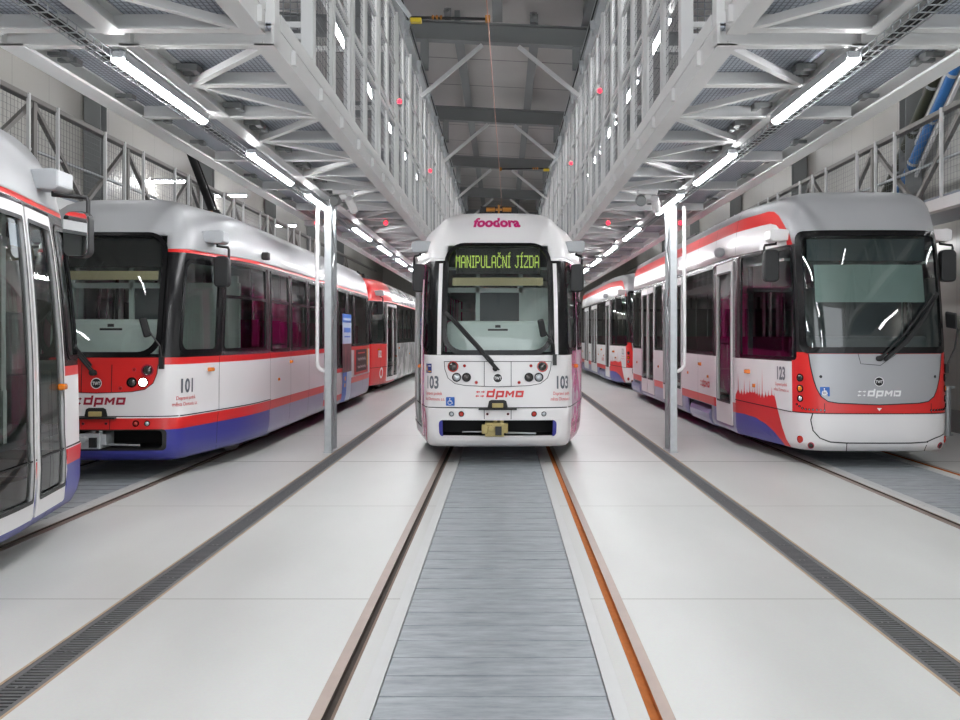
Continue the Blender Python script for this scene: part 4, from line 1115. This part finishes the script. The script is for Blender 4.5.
        # stalk mirror at the right of the front
        sm = MB(); e = S.at(0.72, 1.33, 0.02); k = S.at(0.55, 1.72, 0.12); t_ = S.at(0.5, 1.62, 0.16)
        sm.tube([e, S.at(0.7, 1.5, 0.07), k], 0.011, 8); sm.box(e.x - 0.025, e.x + 0.025, e.y - 0.03, e.y + 0.02, e.z - 0.08, e.z + 0.06)
        o = sm.build('kerb_mirror_arm', M['rubber'], root)
        sm = MB(); sm.box(-0.042, 0.042, -0.025, 0.025, -0.115, 0.115, 0); q = sm.build('kerb_mirror', M['rubber'], o, bevel=0.02); q.location = k + Vector((0, 0, -0.02)); q.rotation_euler = (0.15, -0.25, 0.3)
    if cfg.get('sign'): wheelchair_sign(S, root, -0.60, 0.795, 0.11)
    if cfg.get('number'):
        for q in cfg['number_at']: number_text(S, root, cfg['number'], q[0], q[1], 0.16, wf=cfg.get('number_w', 1.5))
    for sd in (1, -1):
        blob(S, root, sd * U(0.78), 1.22, 0.1, 0.05, 0.05, 'lamp_amber', 'turn_signal')
        for y in (3.4, 7.6, 11.2): blob(S, root, sd * U(y), 0.98, 0.05, 0.04, 0.02, 'lamp_amber', 'side_marker')
    blob(S, root, U(4.2), 1.22, 0.12, 0.05, 0.03, 'lamp_amber', 'turn_signal')
    # cab
    interior(root, S, L, 0.88, 2.52)
    mb = MB(); mb.box(-0.67, 0.67, 0.40, 0.82, 1.3, 1.82); dsh = mb.build('dashboard', M['teal_in'], root, bevel=0.06)
    mb = MB(); mb.box(-0.13, 0.13, 0.392, 0.402, 1.69, 1.715); mb.box(-0.035, 0.035, 0.385, 0.402, 1.73, 1.765); mb.build('dashboard_slot', M['dark_red_print'] if False else M['rubber'], dsh)
    mb = MB(); patch(S, mb, -0.6, 0.6, 2.29, 2.40, -0.07); mb.build('sun_blind', M['cream'], root, fixn=False)
    mb = MB(); mb.box(-0.55, 0.55, 0.52, 0.6, 2.44, 2.78); disp = mb.build('destination_display', M['black'], root)
    if cfg.get('led'):
        mb = MB(); x = 0.0; px = 0.0118; rows = []
        for ch in cfg['led']:
            if ch == ' ': x += 4 * px; continue
            base = {'Č': 'C', 'Í': 'I'}.get(ch, ch); g = DOT[base].split()
            for r_, line in enumerate(g):
                for c_, bit in enumerate(line):
                    if bit == '1': rows.append((x + c_ * px, 8 - r_))
            w_ = len(g[0])
            if ch == 'Č': rows += [(x + 1 * px, 10), (x + 3 * px, 10), (x + 2 * px, 9.2)]
            if ch == 'Í': rows += [(x + 1 * px, 9.4), (x + 2 * px, 10.2)]
            x += (w_ + 1) * px
        for rx, ry in rows:
            xx = rx - x / 2; zz = 2.50 + ry * 0.0205
            mb.box(xx, xx + px * 0.86, 0.512, 0.519, zz, zz + 0.0175)
        mb.build('display_text', M['led'], disp, fixn=False)
    for y in (3.6, 11.5): bogie(root, y)
    mb = MB(); mb.box(-0.9, 0.9, 5.2, 9.8, 0.3, 0.5); mb.box(-0.8, 0.8, 0.8, 2.2, 0.3, 0.5); mb.build('underframe', M['black'], root)
    for sd in (1, -1):
        mirror_assembly(root, S, sd, U(0.62) if sd > 0 else U(0.62), 2.80, 0.2, 0.17 if not cfg.get('wide_mirror') else cfg['wide_mirror'], size=cfg.get('mirror', (0.19, 0.38)))
    pantograph(root, cfg.get('panto_y', 3.6), cfg.get('panto_z', 3.40), cfg.get('raised', False))
    return root, S
# ---------------- the newer type (flat shaded nose, silver roof shroud)
E_HALF = [(0, 0), (0.45, 0.015), (0.74, 0.07), (0.90, 0.2), (0.972, 0.42), (1.025, 0.8), (1.12, 1.5), (1.21, 2.2), (1.24, 2.7)]
E_TAB = [(0.20, 0.20, 0.97, 0.03), (0.30, 0.30, 0.99, -0.01), (0.65, 0.65, 1.0, -0.01), (1.0, 1.0, 1.0, 0.0), (1.42, 1.42, 1.0, 0.02), (2.0, 2.0, 1.0, 0.09), (2.5, 2.5, 0.997, 0.17), (2.8, 2.8, 0.992, 0.23), (2.97, 2.96, 0.988, 0.27),
         (3.1, 3.08, 0.98, 0.31), (3.22, 3.19, 0.97, 0.35), (3.32, 3.28, 0.957, 0.39), (3.42, 3.36, 0.935, 0.44), (3.52, 3.43, 0.90, 0.52), (3.62, 3.48, 0.85, 0.62), (3.72, 3.51, 0.76, 0.76), (3.82, 3.525, 0.5, 0.95), (3.9, 3.53, 0.0, 1.1)]
def new_tram(name, label, loc, number, front=True, group=None):
    root = thing(name, label, 'tram', loc, 0, group)
    L = 15.4; S = Shell(E_HALF, L, E_TAB, 2.2); U = S.uy
    doors = [(2.38, 3.38), (6.30, 7.32), (7.36, 8.40), (9.62, 10.55), (10.58, 11.5), (13.75, 14.5)]
    wins = [(0.28, 2.05, 1.34, 2.76), (3.62, 6.1, 1.34, 2.72), (8.62, 9.42, 1.34, 2.72), (11.7, 13.5, 1.34, 2.72)]
    holes = [(-0.90, 0.90, 1.47, 2.91)]
    fair = [(3.75, 5.75), (11.75, 13.6)]
    for sd in (1, -1):
        for w in wins: a, b = sorted((sd * U(w[0]), sd * U(w[1]))); holes.append((a, b, w[2], w[3]))
        for d in doors: a, b = sorted((sd * U(d[0]), sd * U(d[1]))); holes.append((a, b, 0.28, 2.74))
        for f in fair: a, b = sorted((sd * U(f[0]), sd * U(f[1]))); holes.append((a, b, 0.15, 0.49))
    uf, uc = U(1.3), U(2.25)
    def matf(u, v):
        a = abs(u)
        if a > S.S - 1.3: a = 1.3 if v > 1.3 else 3
        if a < 1.13:
            if v > 2.80: return 4
            if v > 1.42: return 5
            return 1 if v > 0.67 else 0
        if v > 2.80:
            if a < uf: return 4
            return 0 if v < 3.17 else (1 if v < 3.37 else 4)
        if v > 1.30: return 3
        if a < uc: return 0
        return 0 if v > 0.64 else (1 if v > 0.50 else 2)
    mats = [M['white'], M['red'], M['lilac'], M['dark_band'], M['grey_shroud'], M['black']]
    ex = (1.13, -1.13, uf, -uf, uc, -uc)
    body_mesh(S, root, 'body', mats, matf, holes, 0.20, 2.80, ex, (0.5, 0.64, 0.67, 1.30, 1.42))
    body_mesh(S, root, 'roof_shroud', mats, matf, holes, 2.80, 3.9, ex, (3.17, 3.37))
    mb = MB(); patch(S, mb, -0.89, 0.89, 1.46, 2.90, -0.012, 0, 0.1, 0.12); ws = mb.build('windscreen', M['glass_dark'], root, smooth=True, fixn=False)
    mb = MB(); ring(S, mb, rrect(-0.965, 0.965, 1.405, 2.965, 0.12, 16, 5), rrect(-0.87, 0.87, 1.485, 2.89, 0.08, 16, 5), 0.008, 0.02); mb.build('windscreen_surround', M['black_gloss'], ws, fixn=False)
    for sd in (1, -1):
        for w in wins:
            window(S, root, sd * U(w[0]), sd * U(w[1]), w[2], w[3], None, 0.04)
        for d in doors: door_leaf(S, root, sd * U(d[0]), sd * U(d[1]), 0.28, 2.74, 0.075, 0.34, 0.16)
        # side stripe arch at the nose, skyline print
        o = (lambda a, v: (sd * a, v))
        mb = MB()
        red = [(uf, 3.17), (uf, 3.37), (U(1.0), 3.37), (U(0.78), 3.34), (U(0.58), 3.25), (U(0.42), 3.1), (U(0.3), 2.95), (U(0.25), 2.80), (1.14, 2.80), (1.15, 2.92), (U(0.55), 3.04), (U(0.68), 3.12), (U(0.9), 3.165)]
        wht = [(uf, 2.80), (uf, 3.17), (U(0.9), 3.165), (U(0.68), 3.12), (U(0.55), 3.04), (1.15, 2.92), (1.14, 2.80)]
        for poly, mi in ((red, 0), (wht, 1)):
            q = [o(*p) for p in poly]
            ar = sum(q[i][0] * q[(i + 1) % len(q)][1] - q[(i + 1) % len(q)][0] * q[i][1] for i in range(len(q)))
            if ar < 0: q.reverse()
            decal(S, mb, q, 0.003, mi)
        mb.build('stripe_arch', [M['red'], M['white']], root, fixn=False, smooth=True)
        mb = MB()
        top = [(2.24, 0.76)]
        for c_, h_, w_ in ((2.13, 1.06, 0.05), (2.0, 0.86, 0.05), (1.9, 1.0, 0.05), (1.80, 0.88, 0.05), (1.70, 1.02, 0.05), (1.60, 0.9, 0.05), (1.52, 0.91, 0.06), (1.44, 1.04, 0.04), (1.37, 1.0, 0.03), (1.27, 1.17, 0.05), (1.16, 0.88, 0.05), (1.06, 0.9, 0.05), (0.96, 0.95, 0.05), (0.88, 0.88, 0.03)):
            top += [(c_ + w_, 0.80 + 0.03 * math.sin(c_ * 9)), (c_ + w_ * 0.25, 0.84 if h_ > 0.9 else 0.83), (c_, h_), (c_ - w_ * 0.25, 0.84 if h_ > 0.9 else 0.83)]
        sky = [(2.24, 0.2)] + top + [(0.84, 0.78), (0.80, 0.69), (0.66, 0.45), (0.54, 0.30), (0.42, 0.205), (1.0, 0.2)]
        blu = [(2.24, 0.2), (2.24, 0.50), (1.9, 0.505), (1.5, 0.49), (1.15, 0.43), (0.92, 0.36), (0.75, 0.29), (0.58, 0.205), (1.0, 0.2)]
        for poly, mi, off in ((sky, 0, 0.003), (blu, 1, 0.006)):
            q = [(sd * U(a), v) for a, v in poly]
            ar = sum(q[i][0] * q[(i + 1) % len(q)][1] - q[(i + 1) % len(q)][0] * q[i][1] for i in range(len(q)))
            if ar < 0: q.reverse()
            decal(S, mb, q, off, mi)
        mb.build('skyline_print', [M['red'], M['blue']], root, fixn=False, label='red city skyline print over a blue field')
        for pts, w_, of in [([(sd * 1.13, 0.66), (sd * U(2.24), 0.69)], 0.012, 0.008), ([(sd * U(4.8), 0.5), (sd * U(4.8), 1.3)], 0.008, 0.004)] + [([(sd * U(y), 2.82), (sd * U(y), 3.5)], 0.008, 0.005) for y in (2.28, 3.5, 4.9, 6.2, 8.5, 11.6)]:
            mb = MB(); stroke(S, mb, pts, w_, of); mb.build('panel_seam', M['black'], root, fixn=False)
        blob(S, root, sd * U(1.75), 1.12, 0.12, 0.06, 0.05, 'lamp_amber', 'turn_signal'); blob(S, root, sd * U(1.55), 0.93, 0.07, 0.05, 0.02, 'lamp_amber', 'side_marker')
        blob(S, root, sd * U(4.6), 1.14, 0.11, 0.06, 0.04, 'lamp_amber', 'turn_signal')
        for y in (4.0, 5.7, 9.0, 12.3): blob(S, root, sd * U(y), 0.95, 0.06, 0.045, 0.02, 'lamp_amber', 'side_marker')
        mb = MB(); p = S.at(sd * U(2.95), 2.93, 0.0); mb.lathe([(0.0, 0.15), (0.04, 0.145), (0.075, 0.11), (0.08, 0.05), (0.05, 0.0)], p, (sd, 0, -0.25), 14); mb.build('door_camera', M['mirror_box'], root, smooth=True)
        for f in fair:
            mb = MB(); x = 1.22
            pr = [(sd * (x - 0.30), 0.44), (sd * (x - 0.1), 0.45), (sd * (x - 0.03), 0.41), (sd * x, 0.33), (sd * (x - 0.01), 0.24), (sd * (x - 0.06), 0.16), (sd * (x - 0.16), 0.12), (sd * (x - 0.30), 0.12)]
            mb.prism(pr, f[0] + 0.28, f[1] - 0.1, 'y'); mb.build('bogie_fairing', M['lilac'], root, bevel=0.01)
        number_text(S, root, number, sd * U(0.66), 1.06, 0.17)
        mb = MB(); operator_logo(S, mb, sd * U(4.25), 0.82, 0.10); mb.build('operator_lettering', M['red_print'], root, fixn=False, label='red block lettering of the operator')
        mirror_assembly(root, S, sd, U(0.45), 2.9, 0.15, 0.25, size=(0.2, 0.42), box_mat='white')
    # nose
    gp = [(-0.84, 1.40), (-0.82, 1.25), (-0.785, 1.08), (-0.75, 0.97), (-0.70, 0.875), (-0.62, 0.815), (-0.5, 0.795), (0, 0.775), (0.5, 0.795), (0.62, 0.815), (0.70, 0.875), (0.75, 0.97), (0.785, 1.08), (0.82, 1.25), (0.84, 1.40)]
    mb = MB(); decal(S, mb, gp, 0.005, 0); stroke(S, mb, gp, 0.012, 0.007, 1)
    stroke(S, mb, [(-0.25, 1.4), (-0.22, 1.28), (0.02, 1.26), (0.22, 1.40)], 0.007, 0.007, 1)
    for q in ((-0.7, 1.12), (0.72, 1.12)): decal(S, mb, circ(q[0], q[1], 0.018, 12), 0.008, 1)
    mb.build('front_panel', [M['grey_panel'], M['black']], root, fixn=False, smooth=True, label='mid grey nose panel')
    mb = MB()
    bp = [(-0.80, 0.66), (-0.825, 0.58), (-0.80, 0.45), (-0.72, 0.36), (-0.6, 0.315), (-0.4, 0.305), (0.4, 0.305), (0.6, 0.315), (0.72, 0.36), (0.9, 0.40), (1.02, 0.46), (1.05, 0.6)]
    stroke(S, mb, bp, 0.014, 0.005); stroke(S, mb, [(-1.13, 0.665), (1.13, 0.665)], 0.012, 0.005); stroke(S, mb, [(-0.4, 0.305), (-0.4, 0.2)], 0.01, 0.005); stroke(S, mb, [(0.62, 0.32), (0.6, 0.2)], 0.01, 0.005)
    stroke(S, mb, [(-0.66, 0.79), (-0.66, 0.67)], 0.008, 0.005); stroke(S, mb, [(0.66, 0.79), (0.66, 0.67)], 0.008, 0.005)
    mb.build('bumper_seam', M['black'], root, fixn=False)
    for sd in (1, -1):
        for v, ln, nm, r in ((1.10, 'lamp_dark', 'headlight', 0.05), (0.965, 'lamp_amber', 'turn_signal', 0.046), (0.84, 'lamp_clear', 'marker_lamp', 0.042)): lamp(S, root, sd * 0.965, v, r, ln, nm)
        for k in range(9): lamp(S, root, sd * (1.02 - 0.045 * k), 0.765 - 0.052 * min(1, k / 2.5) - 0.001 * k, 0.013, 'lamp_clear', 'led_dot')
        lamp(S, root, sd * 0.98, 0.33, 0.045, 'lamp_red', 'tail_lamp', 'lamp_red'); lamp(S, root, sd * 0.83, 0.265, 0.04, 'lamp_dark', 'fog_lamp', 'dark_red_print')
    mb = MB(); decal(S, mb, [(-0.03, 0.735), (0.0, 0.70), (0.03, 0.735)], 0.006); mb.build('tow_mark', M['white_print'], root, fixn=False)
    mb = MB(); operator_logo(S, mb, 0.0, 0.915, 0.072); mb.build('operator_lettering', M['white_print'], root, fixn=False, label='white block lettering of the operator')
    disc_logo(S, root, 0, 1.06, 0.06)
    wheelchair_sign(S, root, -0.655, 0.935, 0.115)
    wiper(S, root, [(0.0, 1.345), (0.3, 1.62), (0.62, 2.0), (0.72, 2.12)], [(0.06, 1.33), (0.35, 1.55), (0.6, 1.87), (0.8, 2.16)], 0.017)
    sm = MB(); e = S.at(1.0, 1.22, 0.02)
    sm.tube([e, e + Vector((0.1, -0.02, 0.25)), e + Vector((0.13, -0.03, 0.48)), e + Vector((0.06, -0.03, 0.62))], 0.012, 8); sm.box(e.x - 0.02, e.x + 0.02, e.y - 0.03, e.y + 0.03, e.z - 0.06, e.z + 0.05)
    a_ = sm.build('kerb_mirror_arm', M['rubber'], root, smooth=True)
    sm = MB(); sm.box(-0.02, 0.02, -0.07, 0.07, -0.11, 0.11); k_ = sm.build('kerb_mirror', M['rubber'], a_, bevel=0.015); k_.location = e + Vector((0.05, -0.03, 0.6)); k_.rotation_euler = (0.2, -0.45, 0.6)
    # inside
    interior(root, S, L, 0.62, 2.62, 2.0, True, 'dark_in')
    mb = MB(); mb.box(-0.78, 0.78, 0.36, 0.85, 1.3, 1.62); d_ = mb.build('dashboard', M['dark_in'], root, bevel=0.05)
    mb = MB(); patch(S, mb, -0.74, 0.70, 2.06, 2.54, -0.09); mb.build('sun_blind', M['grey_blind'], root, fixn=False)
    mb = MB(); mb.box(-0.75, 0.75, 0.42, 0.5, 2.58, 2.86); mb.build('destination_display', M['dark_in'], root)
    for y in (4.75, 12.65 - 0.0): bogie(root, y)
    mb = MB(); mb.box(-0.95, 0.95, 6.2, 11.0, 0.25, 0.45); mb.box(-0.85, 0.85, 0.9, 3.3, 0.25, 0.45); mb.build('underframe', M['black'], root)
    for y, s_ in ((5.2, 0.5), (7.2, 0.9), (9.8, 0.8)):
        mb = MB(); mb.box(-s_, s_, y - 0.5, y + 0.5, 3.5, 3.62); mb.build('roof_unit', M['dark_steel'], root, bevel=0.03)
    pantograph(root, 9.0, 3.68, False)
    return root, S

# ------------------------------------------------------------------ the trams in the hall
sideL = [(0.14, 0.96, 1.45, 2.5), (1.12, 2.68, 1.45, 2.54, 2.12), (2.98, 4.1, 1.42, 2.54, 2.12), (4.3, 5.45, 1.42, 2.54, 2.12), (5.65, 6.8, 1.42, 2.54, 2.12), (7.12, 8.4, 1.0, 2.54, 2.12), (8.6, 9.5, 1.0, 2.54), (9.9, 10.5, 1.42, 2.54), (10.7, 12.6, 1.42, 2.54), (12.8, 13.9, 1.42, 2.54)]
sideR = [(0.14, 0.52, 1.45, 2.5), (2.4, 3.6, 1.42, 2.54, 2.12), (3.8, 5.2, 1.42, 2.54, 2.12), (5.4, 6.8, 1.42, 2.54, 2.12), (10.0, 11.4, 1.42, 2.54, 2.12), (11.6, 12.6, 1.42, 2.54)]
doorR = [(0.66, 1.42), (1.45, 2.2), (7.1, 8.3), (8.33, 9.53), (12.8, 13.4), (13.43, 14.03)]
std = dict(belt='red', mid='white', stripe='red', skirt='blue', band='dark_band', gutter='red', roof='grey_roof', low_skirt='lilac')

# middle tram, white
cfgM = dict(cols=dict(belt='white', mid='white', stripe='white', skirt='white', band='dark_band', gutter='white', roof='white', wrap='pink_wrap', film=True), plain=True, panto_z=3.56, wrap_u=1.24, wins_l=sideL, wins_r=sideR, doors_r=doorR,
            white_post=True, logo='red_print', sign=True, number='103', number_at=[(-0.84, 0.96), (0.84, 0.96)], number_w=1.12, led='MANIPULAČNÍ JÍZDA')
tm, SM = old_tram('tram', 'white tram 103 on the middle track, facing the camera', (TC - 0.02, 12.0, 0), 0, cfgM)
mb = MB(); letter(SM, mb, 'foodora', -0.02, 3.06, 0.21, 0.72, 0.045, 0.006); mb.build('roof_lettering', M['magenta'], tm, fixn=False, label='magenta lower-case lettering on the roof front')
mb = MB(); q = rrect(-0.98, -0.85, 1.15, 1.27, 0.005, 2, 2); decal(SM, mb, q, 0.005, 0); letter(SM, mb, '4', -0.945, 1.165, 0.12, 0.05, 0.02, 0.008, 1); stroke(SM, mb, [(-0.905, 1.17), (-0.86, 1.17)], 0.015, 0.008, 1); stroke(SM, mb, [(-0.905, 1.24), (-0.86, 1.24)], 0.01, 0.008, 2)
mb.build('fare_sticker', [M['navy'], M['yellow'], M['white_print']], tm, fixn=False, label='blue sticker with yellow figure')
mb = MB(); q = [(-1.16, 0.28), (-1.05, 0.28), (-0.99, 0.40), (-1.0, 0.56), (-1.06, 0.69), (-1.16, 0.7)]; ar = 1; decal(SM, mb, q, 0.005, 0)
q2 = [(-1.15, 0.33), (-1.09, 0.31), (-1.02, 0.41), (-1.035, 0.55), (-1.08, 0.65), (-1.15, 0.66)]; decal(SM, mb, q2, 0.008, 1); letter(SM, mb, 'a', -1.09, 0.45, 0.14, None, 0.02, 0.011, 0)
mb.build('side_sticker', [M['magenta'], M['white_print']], tm, fixn=False, label='white and magenta lozenge sticker')

# left track: tram facing the camera
cfgL = dict(cols=std, wins_l=sideL, wins_r=sideR, doors_r=doorR, lamp_panel='red', lit=True, logo='dark_red_print', number='101', number_at=[(1.06, 0.98), (-1.06, 0.98)], raised=True, panto_y=4.1, coupler='galv', tail_rim='dark_red_print', lamp_rim='red', wide_mirror=0.24)
tl, SL_ = old_tram('tram', 'tram 101 with white, red and blue livery and one lit headlight, on the left track', (TL, 10.7, 0), 0, cfgL)
U = SL_.uy
mb = MB()
patch(SL_, mb, U(8.95), U(10.1), 1.9, 2.08, 0.012, 0); patch(SL_, mb, U(8.95), U(10.1), 1.45, 1.9, 0.012, 1); patch(SL_, mb, U(8.95), U(10.1), 0.85, 1.45, 0.012, 2); patch(SL_, mb, U(8.95), U(9.5), 0.24, 0.85, 0.012, 0); patch(SL_, mb, U(9.5), U(10.1), 0.24, 0.85, 0.012, 1)
stroke(SL_, mb, [(U(9.05), 1.97), (U(10.0), 1.97)], 0.05, 0.016, 1); stroke(SL_, mb, [(U(9.1), 1.74), (U(9.95), 1.74)], 0.1, 0.016, 0); stroke(SL_, mb, [(U(9.15), 1.6), (U(9.9), 1.6)], 0.03, 0.016, 0)
stroke(SL_, mb, [(U(9.3), 0.9), (U(9.34), 1.4)], 0.06, 0.016, 3); stroke(SL_, mb, [(U(9.7), 0.88), (U(9.72), 1.2)], 0.06, 0.016, 3); stroke(SL_, mb, [(U(9.2), 0.72), (U(9.35), 0.72)], 0.08, 0.016, 4); stroke(SL_, mb, [(U(9.2), 0.58), (U(9.35), 0.58)], 0.08, 0.016, 4)
mb.build('advert_print', [M['ad_blue'], M['ad_sky'], M['ad_photo'], M['dark_red_print'], M['yellow']], tl, fixn=False, label='tall blue and white advert print with a brown photograph')
mb = MB(); patch(SL_, mb, U(10.5), U(12.9), 0.74, 1.36, 0.010, 0); patch(SL_, mb, U(10.75), U(12.4), 0.80, 1.30, 0.014, 1); patch(SL_, mb, U(12.42), U(12.6), 0.9, 1.32, 0.016, 2); patch(SL_, mb, U(12.62), U(12.9), 0.74, 1.30, 0.013, 3)
for v, h in ((1.08, 0.1), (0.9, 0.09)):
    pts = [(U(10.95 + 0.06 * k), v + (h / 2) * math.sin(k * 2.1) * (0.7 + 0.3 * math.cos(k))) for k in range(22)]
    stroke(SL_, mb, pts, 0.022, 0.018, 3, 0.03)
stroke(SL_, mb, [(U(11.0), 1.22), (U(12.1), 1.22)], 0.035, 0.018, 0)
mb.build('chalkboard_advert', [M['red'], M['ad_dark'], M['yellow'], M['white_print']], tl, fixn=False, label='dark advert board in a red frame')
mb = MB(); blob_p = SL_.at(U(2.55), 2.70, 0.0); mb.box(blob_p.x, blob_p.x + 0.1, blob_p.y - 0.06, blob_p.y + 0.06, blob_p.z - 0.02, blob_p.z + 0.09); mb.build('side_camera', M['black'], tl, bevel=0.02)

# left track, nearest: seen from behind its front door, facing away
cfgN = dict(cols=std, wins_l=sideL, wins_r=sideR, doors_r=doorR, lamp_panel='red', logo='dark_red_print', number='105', number_at=[], lamp_rim='red', tail_rim='dark_red_print', mirror=(0.2, 0.36), wide_mirror=0.36)
tn, SN = old_tram('tram', 'nearest tram at the left edge, grey roof and tall white-framed glass doors', (TL, 8.40, 0), PI, cfgN)
U = SN.uy
mb = MB(); patch(SN, mb, -U(1.75), -U(1.5), 2.26, 2.42, -0.02); mb.build('window_notice', M['ad_sky'], tn, fixn=False, label='pale blue notice inside the door pane')

# left track, behind: red end
cfgR = dict(cols=dict(belt='red', mid='red', stripe='red', skirt='red', band='black_gloss', gutter='red', roof='grey_wrap', wrap='grey_wrap'), plain=True, wrap_u=4.1, roof_front='red', opening=False, front=False,
            wins_l=[(0.2, 1.35, 1.42, 2.5), (4.2, 5.4, 1.5, 2.5), (5.6, 6.8, 1.5, 2.5), (7.0, 8.2, 1.5, 2.5)], doors_l=[(1.6, 2.6), (2.64, 3.64)], wins_r=sideR, doors_r=[], logo='red_print')
tr_, SR_ = old_tram('tram', 'red-ended tram with grey printed sides behind the tail of tram 101', (TL, 26.2, 0), 0, cfgR)
number_text(SR_, tr_, '182', SR_.uy(0.95), 1.0, 0.2, False, 'white_print'); 
mb = MB(); ring(SR_, mb, circ(SR_.uy(1.1), 0.55, 0.16), circ(SR_.uy(1.1), 0.55, 0.10), 0.006); mb.build('round_badge', M['white_print'], tr_, fixn=False)

te, SE = new_tram('tram', 'tram 123 with silver roof, grey nose panel and red skyline print, on the right track', (TR, 11.7, 0), '123')
te2, SE2 = new_tram('tram', 'red and white tram behind the tail of tram 123, half hidden by the middle tram', (TR, 28.0, 0), '121')

# ------------------------------------------------------------------ light, camera, view
w = bpy.data.worlds.new('near_end_fill'); SC.world = w; w.use_nodes = True  # even fill added through the end left open behind the camera
bg = w.node_tree.nodes['Background']; bg.inputs[0].default_value = (0.92, 0.96, 1.0, 1); bg.inputs[1].default_value = 1.6
cam = bpy.data.cameras.new('camera'); co = bpy.data.objects.new('camera', cam); COL.objects.link(co)
co.location = (0, 0, 1.635); co.rotation_euler = (PI / 2, 0, 0)
cam.sensor_width = 36; cam.lens = 950 / 960 * 36; cam.shift_x = -23 / 960; cam.shift_y = -25 / 960; cam.clip_end = 200
SC.camera = co
vs = SC.view_settings; vs.view_transform = 'Standard'; vs.look = 'None'; vs.gamma = 1.0; vs.use_curve_mapping = False; vs.exposure = 1.02
SC.cycles.use_denoising = True; SC.cycles.max_bounces = 10; SC.cycles.transparent_max_bounces = 16; SC.cycles.diffuse_bounces = 5; SC.cycles.glossy_bounces = 4
SC.cycles.caustics_reflective = False; SC.cycles.caustics_refractive = False; SC.cycles.sample_clamp_indirect = 4.0
